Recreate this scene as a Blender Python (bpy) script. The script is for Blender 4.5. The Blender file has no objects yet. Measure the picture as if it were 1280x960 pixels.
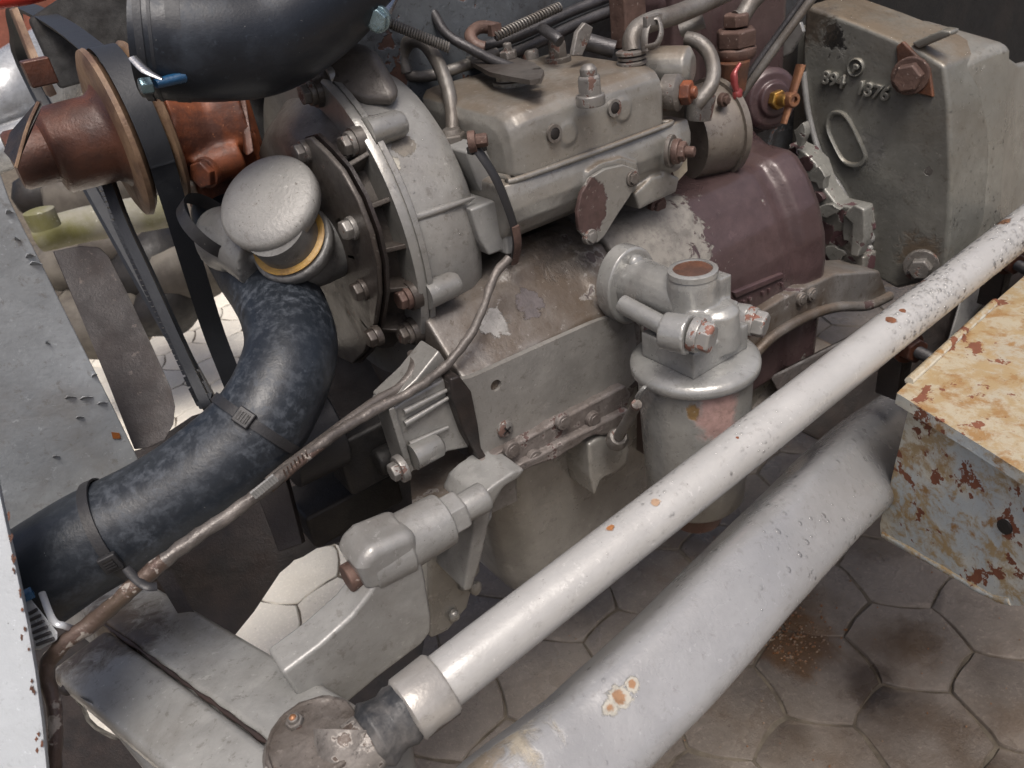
import bpy, bmesh, math, random
from mathutils import Vector, Matrix, noise as mnoise
random.seed(7)
R = math.radians
SC = bpy.context.scene
COL = SC.collection
# ------------------------------------------------------------------ camera
F = 961.0                                   # focal length in pixels of the 1280 wide photograph
_vx = Vector((1710, -880, 961)).normalized()
_d = Vector((240, 1516, 961)); _d = (_d - _vx * _d.dot(_vx)).normalized()
_z = -_d; _y = _z.cross(_vx)
M3 = Matrix((_vx, _y, _z))                   # camera (right, down, forward) -> world; x = towards the rear of the tractor, y = inwards, z = up
CAMC = Vector((0, 0, 1.0))
cam = bpy.data.cameras.new('camera'); cam.lens = 36 * F / 1280; cam.sensor_width = 36; cam.clip_end = 500; cam.clip_start = .02
cam.dof.use_dof = True; cam.dof.focus_distance = .66; cam.dof.aperture_fstop = 14
co = bpy.data.objects.new('camera', cam); COL.objects.link(co)
mw = Matrix.Identity(4)
for i, v in enumerate((M3 @ Vector((1, 0, 0)), M3 @ Vector((0, -1, 0)), M3 @ Vector((0, 0, -1)))):
    for k in range(3): mw[k][i] = v[k]
mw.translation = CAMC
co.matrix_world = mw; SC.camera = co
# ------------------------------------------------------------------ light: overcast daylight
SUN_EL, SUN_AZ = R(66), R(204)
w = bpy.data.worlds.new('World'); SC.world = w; w.use_nodes = True
wn = w.node_tree
sky = wn.nodes.new('ShaderNodeTexSky'); sky.sky_type = 'NISHITA'; sky.sun_disc = False
sky.sun_elevation = SUN_EL; sky.sun_rotation = SUN_AZ; sky.air_density = .55; sky.dust_density = 7.0; sky.ozone_density = .6
bgn = wn.nodes['Background']; bgn.inputs['Strength'].default_value = .098
wn.links.new(sky.outputs[0], bgn.inputs['Color'])
sl = bpy.data.lights.new('sun', 'SUN'); sl.energy = 1.5; sl.angle = R(22); sl.color = (1, .97, .93)
so = bpy.data.objects.new('sun', sl); COL.objects.link(so)
sdir = Vector((math.sin(SUN_AZ) * math.cos(SUN_EL), math.cos(SUN_AZ) * math.cos(SUN_EL), math.sin(SUN_EL)))
so.rotation_euler = sdir.to_track_quat('Z', 'Y').to_euler()
vs = SC.view_settings; vs.view_transform = 'Standard'; vs.look = 'None'; vs.gamma = 1; vs.exposure = .46; vs.use_curve_mapping = False
SC.cycles.max_bounces = 8; SC.cycles.diffuse_bounces = 4; SC.cycles.transmission_bounces = 6
SC.cycles.transparent_max_bounces = 32; SC.cycles.caustics_reflective = False; SC.cycles.caustics_refractive = False

# ------------------------------------------------------------------ helpers: pixels of the photograph to points on planes of the engine
def ray(px, py): return M3 @ Vector(((px - 640) / F, (py - 480) / F, 1.0))
def P(px, py, d): return CAMC + ray(px, py) * d
def on(px, py, a, v):
    i = 'XYZ'.index(a); r = ray(px, py); return CAMC + r * ((v - CAMC[i]) / r[i])
def onp(px, py, o, n):
    r = ray(px, py); return CAMC + r * ((o - CAMC).dot(n) / r.dot(n))
def onl(pts, a, v): return [on(x, y, a, v) for x, y in pts]
EX, EY, EZ = Vector((1, 0, 0)), Vector((0, 1, 0)), Vector((0, 0, 1))

def frame(n):
    n = n.normalized(); a = EZ if abs(n.z) < .9 else EX
    u = a.cross(n).normalized(); return u, n.cross(u)

def smooth_path(pts, radii, sub=6):
    if len(pts) == 2:
        return pts, radii
    out, rr = [], []
    n = len(pts)
    for i in range(n - 1):
        p0, p1, p2, p3 = pts[max(i - 1, 0)], pts[i], pts[i + 1], pts[min(i + 2, n - 1)]
        for k in range(sub):
            t = k / sub
            out.append(.5 * ((2 * p1) + (p2 - p0) * t + (2 * p0 - 5 * p1 + 4 * p2 - p3) * t * t + (3 * p1 - p0 - 3 * p2 + p3) * t ** 3))
            rr.append(radii[i] * (1 - t) + radii[i + 1] * t)
    out.append(pts[-1]); rr.append(radii[-1])
    return out, rr

class MB:
    def __init__(s): s.bm = bmesh.new()
    def ring(s, pts): return [s.bm.verts.new(p) for p in pts]
    def skin(s, a, b):
        n = len(a)
        for i in range(n): s.bm.faces.new((a[i], a[(i + 1) % n], b[(i + 1) % n], b[i]))
    def cap(s, r):
        try: s.bm.faces.new(r)
        except ValueError: pass
    def loft(s, rings, caps=True, close=False):
        rs = [s.ring(r) for r in rings]
        for a, b in zip(rs, rs[1:]): s.skin(a, b)
        if close: s.skin(rs[-1], rs[0])
        elif caps: s.cap(rs[0][::-1]); s.cap(rs[-1])
        return s
    def tube(s, pts, r, n=14, sub=6, caps=True, flat=1.0, up=None, sq=2.0, tw=0.0):
        if not isinstance(r, (list, tuple)): r = [r] * len(pts)
        pts, r = smooth_path(list(pts), list(r), sub)
        rings = []; u = None
        for i, p in enumerate(pts):
            t = (pts[min(i + 1, len(pts) - 1)] - pts[max(i - 1, 0)]).normalized()
            if u is None:
                u = frame(t)[0] if up is None else (up - t * up.dot(t)).normalized()
            else: u = (u - t * u.dot(t)).normalized()
            v = t.cross(u)
            rg = []
            for k in range(n):
                c_, s_ = math.cos(2 * math.pi * k / n), math.sin(2 * math.pi * k / n)
                m_ = (abs(c_) ** sq + abs(s_) ** sq) ** (-1 / sq); a_ = math.atan2(s_, c_) + tw
                rg.append(p + (u * math.cos(a_) + v * flat * math.sin(a_)) * r[i] * m_)
            rings.append(rg)
        return s.loft(rings, caps)
    def lathe(s, o, ax, prof, n=32, caps=True):
        ax = ax.normalized(); u, v = frame(ax)
        return s.loft([[o + ax * t + (u * math.cos(2 * math.pi * k / n) + v * math.sin(2 * math.pi * k / n)) * max(r, 1e-4) for k in range(n)] for t, r in prof], caps)
    def cyl(s, o, ax, r, h, n=24): return s.lathe(o, ax, [(0, r), (h, r)], n)
    def prism(s, poly, vec): return s.loft([poly, [p + vec for p in poly]])
    def box(s, c, a, b, d):
        q = [c - a - b, c + a - b, c + a + b, c - a + b]
        return s.loft([[p - d for p in q], [p + d for p in q]])
    def hexa(s, o, ax, r, h, rot=0.0):
        ax = ax.normalized(); u, v = frame(ax)
        def rg(t, rr): return [o + ax * t + (u * math.cos(math.pi / 3 * k + rot) + v * math.sin(math.pi / 3 * k + rot)) * rr for k in range(6)]
        return s.loft([rg(0, r), rg(h * .86, r), rg(h, r * .86)])
    def sphere(s, c, r, n=10, sc=(1, 1, 1)):
        return s.lathe_sc(c, r, n, sc)
    def lathe_sc(s, c, r, n, sc):
        rings = []
        for i in range(1, n):
            a = math.pi * i / n
            rings.append([c + Vector((math.sin(a) * math.cos(2 * math.pi * k / (2 * n)) * sc[0], math.sin(a) * math.sin(2 * math.pi * k / (2 * n)) * sc[1], -math.cos(a) * sc[2])) * r for k in range(2 * n)])
        return s.loft(rings)
    def wobble(s, amp, scale, seed=0):
        s.bm.normal_update()
        for v in s.bm.verts:
            v.co += v.normal * amp * mnoise.noise(v.co * scale + Vector((seed, seed * 2.1, 0)))
        return s
    def build(s, name, mat, parent=None, bevel=0, seg=2, remesh=0, sm=4, loc=None, sharp=38, label=None, cat=None, group=None, kind=None, sub=0, flat=False):
        bm = s.bm
        bmesh.ops.remove_doubles(bm, verts=bm.verts, dist=1e-6)
        bmesh.ops.recalc_face_normals(bm, faces=bm.faces)
        if bevel:
            bm.normal_update()
            es = [e for e in bm.edges if len(e.link_faces) == 2 and e.calc_face_angle(0) > R(sharp)]
            if es: bmesh.ops.bevel(bm, geom=es, offset=bevel, segments=seg, profile=.5, affect='EDGES', clamp_overlap=True)
            bm.normal_update()
        if sub:
            bmesh.ops.subdivide_edges(bm, edges=bm.edges, cuts=sub, use_grid_fill=True)
        if parent is not None:
            r = parent
            while r.parent: r = r.parent
            L = r.location.copy()
        else:
            L = Vector(loc) if loc is not None else sum((v.co for v in bm.verts), Vector()) / max(1, len(bm.verts))
        for v in bm.verts: v.co -= L
        bm.normal_update()
        for f in bm.faces: f.smooth = not flat
        if not remesh:
            for e in bm.edges:
                if len(e.link_faces) == 2 and e.calc_face_angle(0) > R(50): e.smooth = False
        me = bpy.data.meshes.new(name); bm.to_mesh(me); bm.free()
        o = bpy.data.objects.new(name, me); COL.objects.link(o)
        me.materials.append(mat)
        if parent is not None: o.parent = parent
        else: o.location = L
        if remesh:
            m = o.modifiers.new('remesh', 'REMESH'); m.mode = 'VOXEL'; m.voxel_size = remesh; m.use_smooth_shade = True
            if sm:
                m = o.modifiers.new('smooth', 'SMOOTH'); m.factor = .5; m.iterations = sm
        elif bevel:
            m = o.modifiers.new('normals', 'WEIGHTED_NORMAL'); m.keep_sharp = True
        if label: o['label'] = label
        if cat: o['category'] = cat
        if group: o['group'] = group
        if kind: o['kind'] = kind
        return o

def thing(name, label, cat, loc, group=None):
    o = bpy.data.objects.new(name, None); COL.objects.link(o); o.location = loc; o.empty_display_size = .02
    o['label'] = label; o['category'] = cat
    if group: o['group'] = group
    return o

# ------------------------------------------------------------------ materials
class NT:
    def __init__(s, name):
        s.m = bpy.data.materials.new(name); s.m.use_nodes = True; s.t = s.m.node_tree
        s.b = s.t.nodes['Principled BSDF']; s.o = s.t.nodes['Material Output']
        s.co = s.t.nodes.new('ShaderNodeTexCoord').outputs['Object']
    def n(s, k): return s.t.nodes.new(k)
    def put(s, sock, v):
        if hasattr(v, 'is_linked') or isinstance(v, bpy.types.NodeSocket): s.t.links.new(v, sock)
        elif isinstance(v, (tuple, list)) and len(v) == 3 and sock.type == 'RGBA': sock.default_value = (*v, 1)
        else: sock.default_value = v
    def noise(s, scale, detail=5, rough=.6, dist=0, off=0, vec=None):
        k = s.n('ShaderNodeTexNoise'); k.noise_dimensions = '4D'
        k.inputs['Scale'].default_value = scale; k.inputs['Detail'].default_value = detail; k.inputs['Roughness'].default_value = rough
        k.inputs['Distortion'].default_value = dist; k.inputs['W'].default_value = off
        s.t.links.new(vec or s.co, k.inputs['Vector']); return k.outputs['Fac']
    def stretch(s, sc):
        k = s.n('ShaderNodeMapping'); k.inputs['Scale'].default_value = sc; s.t.links.new(s.co, k.inputs['Vector']); return k.outputs[0]
    def step(s, v, a, b, lo=0.0, hi=1.0):
        k = s.n('ShaderNodeMapRange'); k.interpolation_type = 'SMOOTHSTEP'
        s.put(k.inputs[0], v); k.inputs[1].default_value = a; k.inputs[2].default_value = b; k.inputs[3].default_value = lo; k.inputs[4].default_value = hi
        return k.outputs[0]
    def mth(s, op, a, b=0.0, c=0.0):
        k = s.n('ShaderNodeMath'); k.operation = op; s.put(k.inputs[0], a); s.put(k.inputs[1], b)
        if op in ('MULTIPLY_ADD',): s.put(k.inputs[2], c)
        return k.outputs[0]
    def mix(s, f, a, b):
        k = s.n('ShaderNodeMix'); k.data_type = 'RGBA'; s.put(k.inputs[0], f); s.put(k.inputs[6], a); s.put(k.inputs[7], b); return k.outputs[2]
    def mixf(s, f, a, b):
        k = s.n('ShaderNodeMix'); s.put(k.inputs[0], f); s.put(k.inputs[2], a); s.put(k.inputs[3], b); return k.outputs[0]
    def dist(s, p, sc=(1, 1, 1)):
        a = s.n('ShaderNodeVectorMath'); a.operation = 'SUBTRACT'; s.t.links.new(s.co, a.inputs[0]); a.inputs[1].default_value = p
        m = s.n('ShaderNodeVectorMath'); m.operation = 'MULTIPLY'; s.t.links.new(a.outputs[0], m.inputs[0]); m.inputs[1].default_value = sc
        l = s.n('ShaderNodeVectorMath'); l.operation = 'LENGTH'; s.t.links.new(m.outputs[0], l.inputs[0]); return l.outputs['Value']
    def upmask(s, a, b):
        g = s.n('ShaderNodeNewGeometry'); x = s.n('ShaderNodeSeparateXYZ'); s.t.links.new(g.outputs['Normal'], x.inputs[0]); return s.step(x.outputs['Z'], a, b)
    def bump(s, h, strength, distance, prev=None):
        k = s.n('ShaderNodeBump'); k.inputs['Strength'].default_value = strength; k.inputs['Distance'].default_value = distance
        s.put(k.inputs['Height'], h)
        if prev is not None: s.t.links.new(prev, k.inputs['Normal'])
        return k.outputs[0]

def surf(o, px, py):
    """point of a built part that the photograph's pixel looks at, relative to the thing's base"""
    from mathutils.bvhtree import BVHTree
    r = o
    while r.parent: r = r.parent
    b = BVHTree.FromPolygons([v.co for v in o.data.vertices], [p.vertices for p in o.data.polygons])
    h = b.ray_cast(CAMC - r.location, ray(px, py).normalized())
    return tuple(h[0]) if h[0] is not None else tuple(P(px, py, .6) - r.location)

def plate_holes(outer, holes, vec):
    m = MB(); es = []
    for lp in [outer] + holes:
        vs = m.ring(lp); es += [m.bm.edges.new((vs[i], vs[(i + 1) % len(vs)])) for i in range(len(vs))]
    bmesh.ops.triangle_fill(m.bm, use_beauty=True, use_dissolve=False, edges=es)
    ex = bmesh.ops.extrude_face_region(m.bm, geom=m.bm.faces[:])
    for v in ex['geom']:
        if isinstance(v, bmesh.types.BMVert): v.co += vec
    return m
def circ(c, u, v, r, n=20): return [c + (u * math.cos(2 * math.pi * k / n) + v * math.sin(2 * math.pi * k / n)) * r for k in range(n)]

def dk(c, k): return tuple(x * k for x in c)

def paint(name, col, var=.14, rough=.42, metal=0.34, chips=.66, cscale=22, ccol=(.10, .045, .03), edge=None, grime=.45, gcol=(.085, .06, .04),
          dust=0.0, dcol=(.16, .11, .07), specks=.25, lump=.4, fine=.5, wet=0.0, spots=(), streak=0.0, scol=(.16, .07, .025), spec=.5, film=.6, off=0.0):
    off = off * 1.37
    """worn paint over primer: tone variation, flaked patches with a raised edge, oily grime, dust lying on level tops, specks, casting grain, water beads"""
    t = NT(name)
    base = t.mix(t.step(t.noise(9, 6, .6, off=off), .35, .68), dk(col, 1 - var), dk(col, 1 + var))
    base = t.mix(t.step(t.noise(70, 4, .6, off=off + 1), .35, .7, 0, .35), base, dk(col, 1 - 1.6 * var))
    base = t.mix(t.step(t.noise(34, 8, .72, .3, off=off + .5), .38, .68, 0, .55), base, dk(col, 1 - 2.2 * var))
    g = t.step(t.noise(5.5, 9, .68, .4, off=off + 2), .62 - .35 * grime, .86 - .3 * grime)
    g = t.mth('MULTIPLY', g, min(1, grime * 1.5))
    base = t.mix(g, base, gcol)
    rgh = t.mixf(g, rough, min(1, rough + .2))
    if dust:
        u = t.mth('MULTIPLY', t.upmask(.35, .92), t.step(t.noise(14, 8, .7, off=off + 3), .62 - .5 * dust, .8 - .3 * dust))
        u = t.mth('MULTIPLY', u, min(1, dust * 1.25)); base = t.mix(u, base, dcol)
        rgh = t.mixf(u, rgh, .8)
    if streak:
        k = t.step(t.noise(1, 5, .6, off=off + 4, vec=t.stretch((60, 60, 5))), .72 - .2 * streak, .9 - .2 * streak)
        base = t.mix(t.mth('MULTIPLY', k, .75), base, scol)
    cn = t.mixf(.25, t.noise(cscale, 4, .55, .5, off=off + 5), t.noise(cscale * 5, 4, .6, off=off + 6))
    cm = t.step(cn, chips, chips + .012)
    um = t.mix(t.noise(60, 4, .6, off=off + 7), dk(ccol, .6), dk(ccol, 1.5))
    rim = t.step(cn, chips - .022, chips - .004)
    if edge is None: edge = dk(col, 1.45)
    base = t.mix(t.mth('MULTIPLY', rim, .45), base, edge)
    base = t.mix(cm, base, um)
    rgh = t.mixf(cm, rgh, .75)
    msk = cm
    for sp_i in spots:                         # flaked or stained patches with a place of their own
        p, rad, c2, amt = sp_i[:4]; soft = sp_i[4] if len(sp_i) > 4 else .9
        dd = t.mth('ADD', t.dist(p[0], p[1]), t.mth('MULTIPLY', t.mth('SUBTRACT', t.noise(55, 7, .7, .8, off=off + 8), .5), rad * amt * 1.5))
        sp = t.step(dd, rad, rad * soft)
        base = t.mix(sp, base, t.mix(t.step(t.noise(90, 6, .7, off=off + 9), .42, .66), c2, dk(c2, .68)))
        rgh = t.mixf(sp, rgh, .7); msk = t.mth('MAXIMUM', msk, sp)
    s3 = t.step(t.noise(110, 9, .8, .4, off=off + 15), .55, .61)          # fine stains and rubbed spots all over
    base = t.mix(t.mth('MULTIPLY', s3, .10 + .7 * grime), base, dk(gcol, .8))
    s4 = t.step(t.noise(150, 7, .75, .4, off=off + 16), .60, .64)
    base = t.mix(t.mth('MULTIPLY', s4, .32), base, dk(edge, 1.15))
    if specks:
        s1 = t.step(t.noise(420, 3, .6, off=off + 10), .74 - .1 * specks, .78 - .1 * specks)
        base = t.mix(t.mth('MULTIPLY', s1, .7), base, dk(gcol, .5))
        s2 = t.step(t.noise(300, 3, .6, off=off + 11), .73, .77)
        base = t.mix(t.mth('MULTIPLY', s2, .5 * specks), base, (.6, .58, .54))
    h = t.mth('MULTIPLY', msk, -1)
    nrm = t.bump(t.noise(28, 5, .55, off=off + 12), lump, .004)
    nrm = t.bump(t.noise(320, 4, .65, off=off + 13), fine, .0006, nrm)
    nrm = t.bump(h, .6, .0012, nrm)
    if wet:
        v = t.n('ShaderNodeTexVoronoi'); v.inputs['Scale'].default_value = 210; t.t.links.new(t.co, v.inputs['Vector'])
        x = t.n('ShaderNodeSeparateXYZ'); t.t.links.new(v.outputs['Color'], x.inputs[0])
        d = t.mth('MULTIPLY', t.step(v.outputs['Distance'], .42, .1), t.step(x.outputs[0], 1 - wet, 1.02 - wet))
        d = t.mth('MULTIPLY', d, t.step(t.noise(11, 3, .5, off=off + 14), .4, .55))
        nrm = t.bump(d, .9, .0016, nrm); rgh = t.mixf(t.step(d, .02, .2), rgh, .05)
    rgh = t.mth('MULTIPLY', rgh, t.step(t.noise(9, 5, .65, off=off + 17), .35, .65, .62, 1.12))
    t.put(t.b.inputs['Base Color'], base); t.put(t.b.inputs['Roughness'], rgh)
    t.put(t.b.inputs['Metallic'], t.mixf(msk, metal, 0.0)); t.b.inputs['Specular IOR Level'].default_value = spec
    t.put(t.b.inputs['Coat Weight'], t.step(t.noise(7, 6, .65, off=off + 18), .38, .62, .06, film)); t.b.inputs['Coat Roughness'].default_value = .16; t.b.inputs['Coat IOR'].default_value = 1.4; t.put(t.b.inputs['Coat Normal'], nrm)
    t.put(t.b.inputs['Normal'], nrm)
    return t.m

def rust_metal(name, a, b, rough=.7, metal=0.0, scale=30, grain=.7, grime=.3, light=None, film=.35):
    t = NT(name)
    c = t.mix(t.step(t.noise(scale, 7, .65), .36, .64), a, b)
    c = t.mix(t.mth('MULTIPLY', t.step(t.noise(scale * .3, 6, .65, off=3), .5, .7), grime), c, (.03, .022, .018))
    if light: c = t.mix(t.step(t.noise(scale * 9, 3, .6, off=5), .63, .7, 0, .8), c, light)
    nrm = t.bump(t.noise(scale * 1.3, 5, .6), .35, .003)
    nrm = t.bump(t.noise(380, 5, .7), grain, .0008, nrm)
    t.put(t.b.inputs['Base Color'], c); t.put(t.b.inputs['Roughness'], t.step(t.noise(50, 4, .6, off=2), .3, .7, rough - .18, rough + .1))
    t.b.inputs['Metallic'].default_value = metal; t.put(t.b.inputs['Normal'], nrm)
    t.put(t.b.inputs['Coat Weight'], t.step(t.noise(16, 5, .65, off=18), .42, .6, 0, film)); t.b.inputs['Coat Roughness'].default_value = .22; t.put(t.b.inputs['Coat Normal'], nrm)
    return t.m

def rubber(name, col, chalk, amount, rough=.42, scale=22, grain=.35):
    t = NT(name)
    k = t.step(t.noise(scale, 8, .7, .3), .56 - .2 * amount, .76 - .14 * amount)
    k = t.mth('MULTIPLY', k, t.step(t.noise(5, 3, .5, off=2), .32, .62))
    c = t.mix(t.mth('MULTIPLY', k, min(1, amount * 1.2)), col, chalk)
    c = t.mix(t.step(t.noise(150, 5, .7, off=4), .6, .72, 0, .45), c, dk(chalk, .9))
    c = t.mix(t.step(t.noise(420, 3, .7, off=6), .7, .74, 0, .6), c, (.4, .39, .37))
    nrm = t.bump(t.noise(60, 6, .7), grain, .0015)
    nrm = t.bump(t.noise(500, 3, .7), .3, .0005, nrm)
    t.put(t.b.inputs['Base Color'], c); t.put(t.b.inputs['Roughness'], t.mixf(k, rough, .72)); t.put(t.b.inputs['Normal'], nrm)
    return t.m

GREY = (.33, .322, .30)
M = {}
M['block'] = paint('block_paint', (.27, .26, .248), grime=.7, chips=.60, cscale=16, ccol=(.075, .05, .05), dust=.6, fine=.5, dcol=(.15, .115, .088), off=1)
M['sump'] = paint('sump_paint', (.36, .35, .325), grime=.18, chips=.67, cscale=14, ccol=(.08, .045, .04), dust=.1, lump=.25, off=2)
M['alu'] = paint('timing_cover_paint', (.33, .325, .308), grime=.34, chips=.72, metal=.42, rough=.38, cscale=30, ccol=(.5, .49, .46), dust=.2, off=3)
M['front'] = paint('front_casting', (.15, .138, .125), grime=.75, chips=.67, metal=.3, rough=.46, cscale=26, gcol=(.05, .04, .034), off=4)
M['pump'] = paint('pump_paint', (.315, .305, .28), grime=.34, chips=.72, rough=.36, metal=.35, cscale=20, ccol=(.11, .06, .04), gcol=(.12, .085, .05), dust=.72, dcol=(.16, .125, .09), specks=.5, off=5)
M['filter'] = paint('filter_paint', (.35, .35, .335), grime=.22, chips=.70, rough=.34, cscale=34, ccol=(.12, .05, .04), dust=.1, off=6)
M['gear'] = paint('gearbox_paint', (.265, .265, .24), grime=.42, chips=.72, rough=.4, cscale=13, ccol=(.16, .05, .02), gcol=(.14, .105, .07), dust=.5, fine=.4, dcol=(.22, .19, .14), off=7)
M['maroon'] = paint('maroon_primer', (.095, .058, .06), var=.2, grime=.3, chips=.64, rough=.42, metal=.1, cscale=11, ccol=(.22, .21, .19), gcol=(.06, .035, .03), dust=.25, off=8)
M['link'] = paint('drag_link_paint', (.42, .415, .40), var=.06, grime=.1, chips=.735, rough=.36, metal=.06, cscale=46, ccol=(.2, .075, .025), specks=.5, lump=.15, wet=.0, off=9)
M['axle'] = paint('axle_paint', (.32, .32, .308), var=.14, grime=.42, chips=.74, rough=.5, cscale=18, ccol=(.11, .06, .04), gcol=(.1, .085, .065), dust=.1, off=11)
M['mount'] = paint('mount_paint', (.32, .32, .31), metal=.2, grime=.26, chips=.72, rough=.45, cscale=16, ccol=(.1, .06, .045), dust=.12, dcol=(.13, .11, .09), off=12)
M['panel'] = paint('panel_paint', (.36, .385, .405), metal=.08, var=.2, grime=.42, chips=.70, rough=.4, cscale=12, ccol=(.24, .235, .23), gcol=(.19, .165, .135), lump=.3, off=13)
M['cowl'] = paint('cowl_paint', (.46, .49, .51), metal=.05, var=.05, grime=.06, chips=.70, rough=.35, cscale=26, ccol=(.17, .08, .05), lump=.1, off=14)
M['dirtyjoint'] = paint('greasy_joint', (.40, .37, .335), grime=.8, chips=.56, rough=.6, cscale=34, ccol=(.1, .075, .06), gcol=(.05, .042, .038), lump=.8, fine=.7, off=15)
M['shade'] = rust_metal('painted_shade_black', (.008, .0075, .007), (.005, .005, .005), rough=.8, film=0)  # deep shade put into a near-black base colour
M['jointcap'] = paint('joint_cap_grime', (.185, .165, .148), var=.3, grime=.85, chips=.63, rough=.6, cscale=60, ccol=(.40, .37, .33), gcol=(.075, .058, .046), lump=.9, fine=1.0, specks=1.0, off=16)
M['rail'] = paint('rail_paint', (.29, .265, .25), grime=.6, chips=.575, rough=.5, cscale=38, ccol=(.085, .05, .045), gcol=(.075, .055, .045), dust=.3, dcol=(.11, .085, .07), lump=1.0, fine=.8, specks=.6, off=71)
M['wall'] = paint('block_wall_paint', (.13, .145, .16), grime=.75, chips=.58, rough=.55, cscale=14, ccol=(.1, .05, .035), gcol=(.035, .03, .028), off=17)
M['cap'] = paint('cap_silver', (.31, .305, .29), var=.12, grime=.3, chips=.74, metal=.25, rough=.52, cscale=50, ccol=(.2, .1, .05), specks=1.0, fine=1.0, lump=.08, film=.25, gcol=(.13, .1, .08), off=18)
M['neck'] = paint('neck_casting', (.2, .2, .195), grime=.55, chips=.7, metal=.1, rough=.5, gcol=(.05, .045, .04), fine=.6, off=19)
M['rustpump'] = rust_metal('rusty_pump', (.23, .062, .02), (.075, .026, .016), light=(.36, .15, .07))
M['brown'] = rust_metal('brown_pulley', (.115, .044, .026), (.062, .028, .02), rough=.42, metal=.15, grime=.25)
M['tanedge'] = rust_metal('tan_pulley_edge', (.26, .17, .105), (.13, .075, .05), rough=.55, metal=.2)
M['rust'] = rust_metal('rust', (.15, .06, .03), (.07, .035, .024))
M['boltgrey'] = paint('bolt_paint', (.26, .25, .235), grime=.7, chips=.57, rough=.45, cscale=60, ccol=(.13, .075, .06), gcol=(.08, .06, .045), off=20)
M['boltbrown'] = rust_metal('bolt_brown', (.16, .10, .08), (.09, .055, .045), metal=.3, light=(.4, .33, .29))
M['dark'] = rust_metal('dark_steel', (.018, .016, .015), (.010, .0095, .0095), rough=.6, grime=.5, film=0)
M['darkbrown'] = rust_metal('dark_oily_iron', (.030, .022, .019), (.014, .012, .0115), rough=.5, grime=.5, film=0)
M['blade'] = rust_metal('blade_brown', (.034, .026, .024), (.022, .018, .018), rough=.6, scale=14, light=(.1, .08, .07), film=.1)
M['pipe'] = rust_metal('pipe_steel', (.21, .20, .185), (.13, .115, .1), rough=.45, metal=.35, grime=.35)
M['rod'] = rust_metal('dark_rod', (.085, .082, .085), (.045, .043, .045), rough=.45, metal=.4)
M['brass'] = rust_metal('brass', (.52, .33, .08), (.36, .2, .06), rough=.38, metal=.8, grime=.15)
M['copper'] = rust_metal('bronze_tap', (.40, .2, .1), (.25, .12, .07), rough=.45, metal=.6)
M['hose'] = rubber('black_rubber_lower', (.014, .018, .024), (.085, .098, .118), .62, scale=120, rough=.36)
M['hose2'] = rubber('black_rubber_upper', (.009, .0125, .019), (.07, .09, .12), .45, rough=.36, grain=.15)
M['belt'] = rubber('belt_rubber', (.022, .025, .031), (.06, .065, .07), .3, rough=.5)
M['black'] = rubber('black_plastic', (.022, .022, .024), (.06, .06, .06), .3, rough=.4)
M['loom'] = paint('loom_tape', (.155, .138, .125), var=.25, grime=.5, chips=.63, rough=.55, cscale=70, ccol=(.22, .19, .17), gcol=(.06, .045, .04), lump=1.0, fine=1.0, off=21)
M['loomred'] = paint('loom_red_brown', (.135, .09, .078), var=.3, grime=.7, chips=.57, rough=.55, cscale=50, ccol=(.28, .25, .22), lump=1.0, fine=1.0, off=22)
M['gasket'] = rust_metal('gasket_amber', (.42, .25, .05), (.2, .11, .04), rough=.5)
M['cream'] = rust_metal('old_gasket', (.46, .41, .31), (.33, .28, .2), rough=.7, grime=.1)
M['stain'] = rust_metal('stainless', (.55, .56, .58), (.42, .43, .45), rough=.28, metal=.95, grime=.08, grain=.1)
M['clipmetal'] = rust_metal('bright_clip', (.62, .64, .66), (.5, .52, .54), rough=.35, metal=.35, grime=.1, grain=.1)
M['bluescrew'] = rust_metal('zinc_screw', (.32, .42, .45), (.2, .3, .34), rough=.3, metal=.8, grime=.1)
M['blue'] = rust_metal('blue_plastic', (.01, .09, .2), (.01, .06, .14), rough=.3, grime=.05)
M['red'] = paint('red_paint', (.5, .03, .02), grime=.05, chips=.8, rough=.3, off=23)
M['jack'] = paint('red_lever_paint', (.32, .06, .06), grime=.4, chips=.6, cscale=40, off=24)
M['boot'] = rubber('rubber_boot', (.028, .03, .033), (.17, .16, .15), .8, grain=.8)
M['moss'] = rust_metal('mossy_pipe', (.15, .145, .05), (.27, .26, .22), rough=.8, scale=7, light=(.5, .5, .42), film=0)
M['stone'] = rust_metal('weathered_stone', (.16, .145, .12), (.08, .07, .06), rough=.8, scale=9, film=0)
M['tin'] = paint('machine_skin', (.42, .44, .46), var=.2, grime=.35, chips=.74, rough=.28, metal=.3, off=25)
M['ring'] = rust_metal('black_hole_lining', (.05, .03, .025), (.03, .02, .018))

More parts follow.
